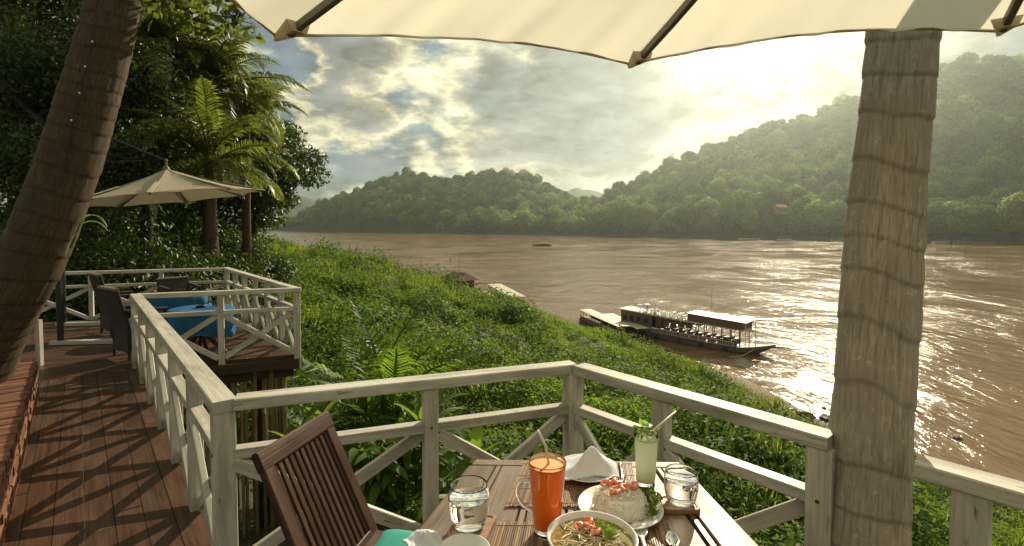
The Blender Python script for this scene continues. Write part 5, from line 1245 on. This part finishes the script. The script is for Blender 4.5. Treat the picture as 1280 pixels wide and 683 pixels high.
# coasters
def coaster(pts, label):
    P4 = [on(u, v, TZ_ + .012) for u, v in pts]; cen = sum(P4, Vector()) / 4; poly = []
    for i in range(4):
        a, b_, c = P4[i - 1], P4[i], P4[(i + 1) % 4]; d1, d2 = (a - b_).normalized(), (c - b_).normalized()
        for k in range(5): t = k / 4; poly.append(b_ + d1 * .014 * (1 - t) ** 2 + d2 * .014 * t ** 2)
    n = len(poly); V = [(p.x, p.y, TZ_ + .002) for p in poly] + [(p.x, p.y, TZ_ + .012) for p in poly] + [tuple(cen.lerp(Vector((p.x, p.y, 0)), .95).xy) + (TZ_ + .0145,) for p in poly] + [tuple(cen.lerp(Vector((p.x, p.y, 0)), .86).xy) + (TZ_ + .0145,) for p in poly] + [tuple(cen.lerp(Vector((p.x, p.y, 0)), .84).xy) + (TZ_ + .012,) for p in poly]
    fs = [list(range(n - 1, -1, -1)), [4 * n + i for i in range(n)]] + [[k * n + i, k * n + (i + 1) % n, (k + 1) * n + (i + 1) % n, (k + 1) * n + i] for k in range(4) for i in range(n)]
    b = MB(); b.add(V, fs, [[(V[j][0] * 1.0, V[j][1]) for j in f] for f in fs]); o = b.build('coaster', M['coaster'], origin=(cen.x, cen.y, TZ_)); tag(o, label, 'coaster'); return cen
coaster([(571, 643), (622, 644), (606, 677), (556, 672)], 'square wooden coaster under the left water glass')
coaster([(823, 620), (868, 622), (877, 639), (829, 638)], 'square wooden coaster under the right water glass')
# water glasses
M['filled'] = glass('glass_filled_with_water', (1, 1, 1), 0, 1.36); M['ice'] = glass('ice', (.97, .98, 1), .03, 1.10)
def water_glass(q, rb, rm, rt, h, fill, label, seed):
    t = thing('water_glass', tuple(q), label, 'glass')
    f = fill * h
    def ro(z): return float(np.interp(z, [0, .004, h * .05, h * .25, h * .45, h * .62, h * .8, h * .97], [rb * .9, rb, rb * 1.05, (rb + rm * 1.25) / 2.2, rm, rm * .995, (rm + rt) / 2 + .001, rt]))
    zs = list(np.linspace(.004, h * .97, 22))
    prof = [(0, 0), (rb * .85, 0)] + [(ro(z), z) for z in zs] + [(rt - .0011, h), (rt - .0024, h * .975)] + [(ro(z) - .0026, z) for z in np.linspace(h * .95, f + .001, 7)] + [(ro(f) - .0036, f - .0004), (0, f - .0006)]
    MB().lathe(prof, q, 56).build('tumbler', M['filled'], t, smooth=True)
    MB().lathe([(0, f + .0004), (ro(f) - .0034, f + .0006), (ro(f) - .0029, f + .0014)], q, 40).build('water_surface', M['water_in'], t, smooth=True)
    rr = random.Random(seed)
    for k in range(3):
        a = rr.uniform(0, 6.28); c = q + Vector((math.cos(a) * rm * .45, math.sin(a) * rm * .45, h * fill - .012 - .012 * (k % 2))); b = MB(); s = .011
        b.box(c, (s * 2, s * 1.7, s * 1.5), (math.cos(a * 2), math.sin(a * 2), rr.uniform(-.3, .3)), ch=.003); b.build('ice_cube', M['ice'], t)
    return t
q = on(586, 656, TZ_ + .015); water_glass(q, .041, .053, .048, .106, .68, 'clear glass of iced water left of the orange drink', 1)
q = on(851, 627, TZ_ + .015); water_glass(q, .036, .046, .042, .088, .74, 'clear glass of iced water right of the pale mint drink', 2)

# orange drink in a handled glass
m, nt, p = new_mat('orange_juice'); tcn = N(nt, 'ShaderNodeTexCoord'); n = noise(nt, tcn.outputs['Object'], 30, 5)
L(nt, mixc(nt, n, (.95, .145, .008), (.97, .21, .014)), p.inputs['Base Color']); p.inputs['Roughness'].default_value = .12; p.inputs['Coat Weight'].default_value = .6; p.inputs['Coat Roughness'].default_value = .03
p.inputs['Subsurface Weight'].default_value = .6; p.inputs['Subsurface Radius'].default_value = (.03, .008, .002); p.inputs['Subsurface Scale'].default_value = 1.0; M['juice'] = m
M['froth'] = plain('orange_froth', (.90, .31, .07), .6, var=.25, scale=180, bstr=.6, bscale=300)
q = on(684, 666, TZ_ + .006); og = thing('orange_drink', tuple(q), 'tall handled glass of bright orange juice with a straw', 'drink'); H = .178
MB().lathe([(0, 0), (.031, 0), (.033, .004), (.031, .011), (.033, .016), (.0335, .0165), (0, .0168)], q, 40).build('glass_foot', M['glass'], og, smooth=True)
MB().lathe([(.0, .017), (.032, .0172), (.0345, .022), (.046, H - .006), (.0462, H - .004), (.043, H - .0035)], q, 48).build('juice', M['juice'], og, smooth=True)
ju_ = children(og)[-1]
MB().lathe([(.043, H - .0033), (.03, H - .0028), (0, H - .0022)], q, 32).build('froth', M['froth'], og, smooth=True)
MB().lathe([(.0464, H - .005), (.0475, H + .004), (.0468, H + .0062), (.0455, H + .004), (.0446, H - .003)], q, 48).build('rim', M['glass'], og, smooth=True)
hp = [q + Vector((-.040, -.006, .135)), q + Vector((-.058, -.008, .141)), q + Vector((-.072, -.010, .130)), q + Vector((-.077, -.011, .112)), q + Vector((-.072, -.010, .090)), q + Vector((-.056, -.008, .070)), q + Vector((-.037, -.005, .061))]
hpp = []
for i in range(len(hp) - 1):
    for k in range(4): hpp.append(hp[i].lerp(hp[i + 1], k / 4))
hpp.append(hp[-1]); sm = [sum((hpp[min(max(j, 0), len(hpp) - 1)] for j in range(i - 2, i + 3)), Vector()) / 5 for i in range(len(hpp))]
MB().tube(sm, .0058, 12).build('handle', M['glass'], og, smooth=True)
so_ = MB().tube([q + Vector((.006, 0, H - .02)), q + Vector((-.003, .0, H + .034)), q + Vector((-.0045, 0, H + .042)), q + Vector((-.024, -.004, H + .083))], .0032, 10).build('straw', M['straw'], origin=tuple(q + Vector((0, 0, H))), smooth=True); tag(so_, 'pale bendy straw standing in the orange drink', 'straw')

# pale mint drink
m, nt, p = new_mat('lime_drink'); tcn = N(nt, 'ShaderNodeTexCoord'); sp = N(nt, 'ShaderNodeSeparateXYZ'); L(nt, tcn.outputs['Generated'], sp.inputs[0])
n = noise(nt, mapped(nt, tcn.outputs['Object'], (60, 60, 20)), 1, 5, .6); c = ramp(nt, math_n(nt, 'ADD', sp.outputs[2], math_n(nt, 'MULTIPLY', n, .25)), [(.15, (.66, .68, .40)), (.45, (.80, .82, .68)), (.9, (.72, .76, .62))])
L(nt, c, p.inputs['Base Color']); p.inputs['Roughness'].default_value = .08; p.inputs['Coat Weight'].default_value = .5; p.inputs['Subsurface Weight'].default_value = .4; p.inputs['Subsurface Radius'].default_value = (.03, .03, .02); M['lime'] = m
tr = N(nt, 'ShaderNodeBsdfTranslucent'); L(nt, c, tr.inputs[0]); mx = N(nt, 'ShaderNodeMixShader', Fac=.5); L(nt, p.outputs[0], mx.inputs[1]); L(nt, tr.outputs[0], mx.inputs[2]); L(nt, mx.outputs[0], nt.nodes['Material Output'].inputs[0])
q = on(807, 607, TZ_ + .002); mg = thing('mint_drink', tuple(q), 'tall glass of pale lime drink topped with mint', 'drink'); H = .165
MB().lathe([(0, 0), (.026, 0), (.028, .003), (.0275, .016), (0, .017)], q, 40).build('glass_foot', M['glass'], mg, smooth=True)
MB().lathe([(0, .0174), (.0274, .0174), (.0285, .03), (.034, H - .022), (.033, H - .021), (0, H - .0205)], q, 40).build('drink', M['lime'], mg, smooth=True)
MB().lathe([(.0343, H - .023), (.0356, H - .002), (.035, H), (.0342, H - .002), (.0332, H - .020)], q, 40).build('rim', M['glass'], mg, smooth=True)
V, F = [], []; r5 = np.random.default_rng(4); n = 26; cen = np.array(tuple(q + Vector((-.005, 0, H - .004)))) + r5.normal(size=(n, 3)) * [.016, .014, .016] + [0, 0, .004]
v, f = leaf_mesh(cen, r5.normal(size=(n, 3)) + [0, -.7, .8], .026, .018, .2, 5); o = mesh_obj('mint_sprig', v, f, ML['mint'], origin=tuple(q + Vector((0, 0, H)))); tag(o, 'sprig of green mint in the mouth of the pale drink', 'mint')
so_ = MB().tube([q + Vector((-.012, 0, H - .03)), q + Vector((.02, 0, H + .0)), q + Vector((.098, .03, H + .048))], .0032, 10).build('straw', M['straw'], origin=tuple(q + Vector((0, 0, H))), smooth=True); tag(so_, 'pale straw leaning right out of the mint drink', 'straw')
MB().tube([q + Vector((-.026, -.0235, .045)), q + Vector((.0, -.0338, .09)), q + Vector((.016, -.031, .135))], .0024, 8).build('straw_shadow', M['straw'], mg, smooth=True) if False else None

# plates, napkins
def plate(q, rad, label, h=.018):
    return tag(MB().lathe([(0, .001), (rad * .58, .001), (rad * .62, .003), (rad * .97, h - .002), (rad, h), (rad * .985, h + .002), (rad * .95, h + .001), (rad * .66, .007), (rad * .6, .005), (0, .0048)], q, 64).build('plate', M['china'], origin=tuple(q), smooth=True), label, 'plate')
def napkin(q, w, d, peak, label, seed, tipx=.0, rot=0):
    """folded napkin standing in a soft peak"""
    n = 30; V, F = [], []; rg = np.random.default_rng(seed)
    for j in range(n + 1):
        for i in range(n + 1):
            s, t = i / n * 2 - 1, j / n * 2 - 1
            s0 = tipx; pr = ((s + 1) / (s0 + 1)) ** 1.7 if s < s0 else ((1 - s) / (1 - s0)) ** 1.05
            tt = min(1, max(0, (t + 1) / .62)); fr_ = tt * tt * (3 - 2 * tt) * (1 - .55 * max(0, t + .3))
            fold = .005 * math.sin(s * 7 + t * 3 + seed) * (1 - pr) + .0025 * math.sin(s * 15 - t * 5 + seed)
            x, y, z = s * w / 2 * (1 - .10 * t * t) + .006 * math.sin(t * 3), t * d / 2 * (1 - .25 * pr * (t < 0)), .010 + peak * pr * fr_ + fold * fr_
            c_, s_ = math.cos(rot), math.sin(rot); V.append((q.x + x * c_ - y * s_, q.y + x * s_ + y * c_, q.z + max(z, .004)))
    Z = np.array([p_[2] for p_ in V]).reshape(n + 1, n + 1)
    for _ in range(3):
        Zp = np.pad(Z, 1, 'edge'); Z = (Zp[1:-1, 1:-1] * 2 + Zp[:-2, 1:-1] + Zp[2:, 1:-1] + Zp[1:-1, :-2] + Zp[1:-1, 2:]) / 6
    V = [(p_[0], p_[1], z_) for p_, z_ in zip(V, Z.ravel())]
    for j in range(n):
        for i in range(n): a = j * (n + 1) + i; F.append([a, a + 1, a + n + 2, a + n + 1])
    o = mesh_obj('napkin', V, F, M['napkin'], origin=tuple(q), smooth=True); md = o.modifiers.new('thick', 'SOLIDIFY'); md.thickness = .004; md.offset = 0; tag(o, label, 'napkin')
q = on(733, 590, TZ_ + .01); q.z = TZ_ + .006; plate(q, .094, 'white plate with a folded napkin at the far side of the table'); napkin(q + Vector((.004, -.006, .006)), .184, .125, .084, 'white napkin folded to a peak on the far plate', 2, .12, .1)
q = on(580, 692, TZ_ + .01); q.z = TZ_ + .002; plate(q, .062, 'white plate at the bottom left edge of the table'); napkin(on(532, 688, TZ_ + .005), .085, .10, .045, 'white napkin lying by the turquoise cushion at the near left', 7, 0, .6)
# rice plate
q = on(775, 638, TZ_ + .01); q.z = TZ_ + .006; plate(q, .114, 'white plate holding the dome of rice')
m, nt, p = new_mat('rice'); geo = N(nt, 'ShaderNodeNewGeometry'); L(nt, ramp(nt, geo.outputs['Random Per Island'], [(0, (.70, .67, .57)), (1, (.84, .82, .74))]), p.inputs['Base Color']); p.inputs['Roughness'].default_value = .4; p.inputs['Subsurface Weight'].default_value = .3; p.inputs['Subsurface Radius'].default_value = (.01, .008, .005); M['rice'] = m
c = q + Vector((.0, .002, .006)); rt = thing('rice_dome', tuple(c), 'moulded dome of white rice on the middle plate', 'rice')
def rice_r(z): return .073 * (1 - (z / .060) ** 3.2) ** .42 if z < .0595 else .006
mb = MB(); mb.lathe([(0.0, 0)] + [(rice_r(z) * .96, z) for z in np.linspace(0, .058, 10)] + [(0, .0585)], c, 36); rr = random.Random(3)
mb.build('rice_core', M['rice'], rt, smooth=True); mb = MB()
for k in range(1500):
    a = rr.uniform(0, 6.28); zz = rr.choice((rr.uniform(0, .058), .058)); rd = rice_r(min(zz, .0585)) * (1 if zz < .058 else rr.uniform(0, 1) ** .5 * 9 if False else 1)
    if zz >= .058: rd = .052 * rr.uniform(0, 1) ** .5; zz = .0585 * (1 - .12 * (rd / .052) ** 3)
    p_ = c + Vector((math.cos(a) * rd, math.sin(a) * rd, zz)); d = Vector((rr.gauss(0, 1), rr.gauss(0, 1), rr.gauss(0, .7))).normalized(); s = d.orthogonal().normalized(); t_ = d.cross(s); l, w = .0055, .0015
    mb.add([p_ - d * l, p_ + s * w, p_ + t_ * w, p_ - s * w, p_ - t_ * w, p_ + d * l], [[0, 2, 1], [0, 3, 2], [0, 4, 3], [0, 1, 4], [5, 1, 2], [5, 2, 3], [5, 3, 4], [5, 4, 1]])
o = mb.build('rice_grains', M['rice'], rt); o['kind'] = 'stuff'
m, nt, p = new_mat('shrimp'); geo = N(nt, 'ShaderNodeTexCoord'); n = noise(nt, mapped(nt, geo.outputs['Object'], (90, 90, 90)), 1, 3); L(nt, ramp(nt, n, [(.4, (.70, .10, .04)), (.6, (.80, .42, .30))]), p.inputs['Base Color']); p.inputs['Roughness'].default_value = .2; p.inputs['Subsurface Weight'].default_value = .3; p.inputs['Subsurface Radius'].default_value = (.01, .004, .002); M['shrimp'] = m
def shrimp(cen, rad, ang, label, grp, tilt=.3, th=.0062):
    pts, rds = [], []
    for k in range(13):
        t = k / 12; a = ang + t * 3.7; pts.append(cen + Vector((math.cos(a) * rad, math.sin(a) * rad, .004 + tilt * .01 * math.sin(t * 3)))); rds.append(th * (1.05 - .65 * t) * (1 + .12 * (k % 2)) if k else th * .6)
    o = MB().tube(pts, rds, 10).build('shrimp', M['shrimp'], origin=tuple(cen), smooth=True); tag(o, label, 'shrimp', grp)
SG2 = 'shrimps on the rice dome'
for (dx, dy, a, w_) in ((-.036, .008, 0, 'leftmost'), (.002, .024, 2, 'rearmost'), (.034, .006, 4, 'rightmost'), (-.018, -.024, 3.4, 'front left'), (.014, -.012, 1.2, 'front right')): shrimp(c + Vector((dx, dy, .059)), .0125, a, 'pink shrimp on the rice dome, the ' + w_ + ' one', SG2, th=.0075)
M['carrot'] = plain('carrot', (.75, .22, .03), .35, bstr=0)
for (dx, dy, a, w_) in ((-.01, .0, .4, 'in the middle'), (.02, .016, 2.0, 'on the right'), (-.02, .022, 1.1, 'at the back')):
    d = Vector((math.cos(a), math.sin(a), 0)) * .012; o = MB().beam(c + Vector((dx, dy, .0625)) - d, c + Vector((dx, dy, .0645)) + d, .005, .0025, ch=.0008).build('carrot_strip', M['carrot'], origin=tuple(c + Vector((dx, dy, .06)))); tag(o, 'thin orange carrot strip ' + w_ + ' of the rice dome top', 'carrot', 'carrot strips on the rice')
n = 60; r5 = np.random.default_rng(8); cen = np.array(tuple(c + Vector((.082, .004, .022)))) + r5.normal(size=(n, 3)) * [.013, .026, .013]; v, f = leaf_mesh(cen, r5.normal(size=(n, 3)) + [0, -.4, .8], .026, .015, .3, 9); o = mesh_obj('herb_garnish', v, f, ML['bush'], origin=tuple(c + Vector((.08, 0, 0)))); tag(o, 'dark green leafy herb beside the rice dome', 'herb')
# soup bowl
q = on(740, 675, TZ_ + .065); q.z = TZ_ + .006; rb = .103; sbw = thing('soup_bowl', tuple(q), 'white bowl of noodle soup at the bottom edge of the view', 'bowl')
MB().lathe([(0, 0), (.045, 0), (.047, .008), (.075, .025), (.097, .05), (rb, .068), (rb - .002, .0705), (rb - .005, .069), (.092, .05), (.07, .028), (.04, .012), (0, .011)], q, 64).build('bowl', M['china'], sbw, smooth=True)
m, nt, p = new_mat('broth'); tcn = N(nt, 'ShaderNodeTexCoord'); n = noise(nt, tcn.outputs['Object'], 40, 5); L(nt, ramp(nt, n, [(.35, (.16, .12, .035)), (.65, (.34, .26, .10))]), p.inputs['Base Color']); p.inputs['Roughness'].default_value = .08; M['broth'] = m
MB().lathe([(.0955, .056), (.06, .0568), (0, .057)], q, 48).build('broth', M['broth'], sbw, smooth=True)
M['noodle'] = plain('noodle', (.60, .52, .32), .3, bstr=0); mb = MB(); rr = random.Random(5)
for k in range(60):
    a = rr.uniform(0, 6.28); r0 = rr.uniform(0, .07); p_ = q + Vector((math.cos(a) * r0, math.sin(a) * r0, .057 + rr.uniform(-.001, .005))); hd = rr.uniform(0, 6.28); pts = [p_]
    for j in range(8): hd += rr.uniform(-.6, .6); pts.append(pts[-1] + Vector((math.cos(hd) * .006, math.sin(hd) * .006, rr.uniform(-.001, .001))))
    pts = [p2 if (p2 - q).xy.length < .09 else q + (p2 - q) * (.088 / (p2 - q).xy.length) + Vector((0, 0, (p2.z - q.z) * (1 - .088 / (p2 - q).xy.length))) for p2 in pts]
    mb.tube(pts, .0013, 5)
o = mb.build('noodles', M['noodle'], sbw, smooth=True); o['kind'] = 'stuff'
for (dx, dy, a, w_) in ((-.024, .028, .5, 'leftmost'), (.004, .036, 2.2, 'middle'), (.010, .018, 3.6, 'rightmost'), (-.004, .052, 5, 'rearmost')): shrimp(q + Vector((dx, dy, .064)), .011, a, 'red shrimp floating in the noodle soup, the ' + w_ + ' one', 'shrimps in the soup', .6)
n = 14; r5 = np.random.default_rng(18); cen = np.array(tuple(q + Vector((.036, .018, .067)))) + r5.normal(size=(n, 3)) * [.016, .012, .003]; v, f = leaf_mesh(cen, r5.normal(size=(n, 3)) * .4 + [0, -.2, 1], .036, .022, .3, 19); o = mesh_obj('lettuce_leaf', v, f, ML['lettuce'] if 'lettuce' in ML else leaf('lettuce_leaf', (.16, .30, .03), (.26, .38, .05), (.4, .55, .06), .35, .3), origin=tuple(q + Vector((.036, .018, .067)))); tag(o, 'bright green lettuce floating in the soup bowl', 'lettuce')
# cutlery
def cutlery(name, head, tail, label, mat, kind, wid=.022):
    head, tail = Vector(head), Vector(tail); d = (tail - head).normalized(); s = Vector((-d.y, d.x, 0)); ln = (tail - head).length; mb = MB()
    def strip(prof):          # (distance, half width, height)
        vs = []
        for x, w, zz in prof: c_ = head + d * x + Vector((0, 0, zz)); vs += [c_ - s * w + Vector((0, 0, .0012)), c_ + Vector((0, 0, .0004)), c_ + s * w + Vector((0, 0, .0012)), c_ - Vector((0, 0, .0014))]
        fs = []
        for i in range(len(prof) - 1): a = 4 * i; fs += [[a, a + 1, a + 5, a + 4], [a + 1, a + 2, a + 6, a + 5], [a + 2, a + 3, a + 7, a + 6], [a + 3, a, a + 4, a + 7]]
        mb.add(vs, fs)
    if kind == 'fork':
        for k in range(4): mb.beam(head + s * (k - 1.5) * .0058 + Vector((0, 0, .003)), head + d * .045 + s * (k - 1.5) * .0055 + Vector((0, 0, .0015)), .0028, .0018)
        strip([(.044, .0105, .0016), (.055, .0105, .001), (.068, .006, .003), (.09, .003, .008), (ln * .7, .0036, .006), (ln * .92, .0068, .002), (ln, .004, .002)])
    else:
        n = 10; vs = []
        for i in range(n + 1):
            t = i / n; w = wid * math.sin(math.pi * min(1, .04 + t * .88)) ** .6; dp = .007 * math.sin(math.pi * t)
            for k in range(7): kk_ = k / 3 - 1; vs.append(head + d * t * .062 + s * w * kk_ + Vector((0, 0, .008 - dp * (1 - kk_ ** 2))))
        mb.add(vs, [[7 * i + k, 7 * i + k + 1, 7 * i + k + 8, 7 * i + k + 7] for i in range(n) for k in range(6)])
        strip([(.058, wid * .38, .0075), (.075, .0038, .009), (ln * .7, .0042, .006), (ln * .93, .007, .003), (ln, .004, .003)])
    o = mb.build(name, mat, origin=tuple((head + tail) / 2), smooth=True)
    if kind == 'spoon': o.modifiers.new('t', 'SOLIDIFY').thickness = .0012
    tag(o, label, name)
z = TZ_ + .006
cutlery('fork', on(779, 607, z), on(775, 579, z), 'steel fork lying beside the napkin plate', M['steel'], 'fork')
cutlery('spoon', on(839, 668, z), on(852, 760, z), 'steel spoon at the bottom edge right of the soup', M['steel'], 'spoon', .017)
cutlery('soup_spoon', on(796, 656, z + .006), on(822, 740, z), 'white porcelain spoon leaning beside the soup bowl', M['china'], 'spoon', .02)

# ------------------------------------------------------------------ slatted wooden chair
ck = thing('slatted_chair', (-.5, 1.62, 0), 'dark slatted wooden chair pulled up to the left side of the table', 'chair')
A_, B_ = at(329, 576, 1.53), at(406, 527, 1.83)          # top rail ends (near, far)
a0, b0 = at(372, 683, 1.50) , at(470, 676, 1.80)
da, db = (a0 - A_), (b0 - B_); a0 = A_ + da * 1.62; b0 = B_ + db * (a0.z - A_.z) / db.z
ax_ = (B_ - A_).normalized(); nrm_ = ax_.cross(da.normalized())
MB().beam(A_ - ax_ * .022, B_ + ax_ * .022, .028, .062, up=-da.normalized(), ch=.006).build('top_rail', M['chair'], ck)
for p_, q_ in ((A_, a0), (B_, b0)):
    d = (q_ - p_); MB().beam(p_ + d.normalized() * .02, p_ + d * 2.1 if False else p_ + d * 1.0, .042, .026, up=nrm_).build('stile', M['chair'], ck)
n = 11
for k in range(n):
    t = (k + 1) / (n + 1); p_, q_ = A_.lerp(B_, t), a0.lerp(b0, t); d = (q_ - p_).normalized()
    MB().beam(p_ + d * .03, q_ - d * .02, .0165, .012, up=nrm_, ch=.002).build('back_slat', M['chair'], ck)
MB().beam(a0 - ax_ * .01, b0 + ax_ * .01, .025, .05, up=-da.normalized()).build('lower_rail', M['chair'], ck)
fr = (b0 - a0).cross(Vector((0, 0, 1))).normalized()
if fr.x < 0: fr = -fr
for k in range(9):
    c_ = a0.lerp(b0, .5) + fr * (.03 + k * .042); c_.z = .44; hw = (b0 - a0) * .52; hw.z = 0; MB().beam(c_ - hw, c_ + hw, .036, .014).build('seat_slat', M['chair'], ck)
for e in (a0, b0):
    g = Vector((e.x, e.y, .42)); MB().beam(g, g + fr * .40, .022, .04).build('side_rail', M['chair'], ck)
    MB().beam(e + Vector((0, 0, 0)), Vector((e.x, e.y, 0)) + fr * .38, .026, .038).build('leg', M['chair'], ck)
    MB().beam(g + fr * .36 + Vector((0, 0, .0)), Vector((e.x, e.y, 0)) - fr * .02, .026, .038, up=fr).build('leg', M['chair'], ck)
# cushion
cq = a0.lerp(b0, .5) + fr * .22; cq.z = .44; n = 16; V, F = [], []; aw = (b0 - a0).normalized(); aw.z = 0
for sgn in (1, -1):
    o_ = len(V)
    for j in range(n + 1):
        for i in range(n + 1):
            s, t = i / n * 2 - 1, j / n * 2 - 1; pz = .028 * (1 - s ** 6) ** .5 * (1 - t ** 6) ** .5; V.append(tuple(cq + aw * s * .185 + fr * t * .185 + Vector((0, 0, sgn * pz + .006 * math.sin(3 * s + 2 * t)))))
    for j in range(n):
        for i in range(n): a = o_ + j * (n + 1) + i; F.append([a, a + 1, a + n + 2, a + n + 1] if sgn > 0 else [a, a + n + 1, a + n + 2, a + 1])
o = mesh_obj('seat_cushion', V, F, M['teal'], origin=tuple(cq), smooth=True); tag(o, 'turquoise cushion on the seat of the slatted chair', 'cushion')

# ------------------------------------------------------------------ haze over the valley
hb = MB(); hb.add([(x, y, z_) for z_ in (-17, 235) for x, y in ((-2650, -70), (2050, -70), (2050, 3200), (-2650, 3200))], [[3, 2, 1, 0], [4, 5, 6, 7], [0, 1, 5, 4], [1, 2, 6, 5], [2, 3, 7, 6], [3, 0, 4, 7]])
m = bpy.data.materials.new('valley_haze'); m.use_nodes = True; nt = m.node_tree; nt.nodes.clear()
pv = N(nt, 'ShaderNodeVolumePrincipled'); pv.inputs['Color'].default_value = (.82, .94, .90, 1); pv.inputs['Density'].default_value = .00021; pv.inputs['Anisotropy'].default_value = .80
ou = N(nt, 'ShaderNodeOutputMaterial'); L(nt, pv.outputs[0], ou.inputs['Volume'])
hz = hb.build('haze', m, origin=(0, 0, -17)); tag(hz, 'pale sunlit haze filling the river valley', 'haze', kind='stuff')
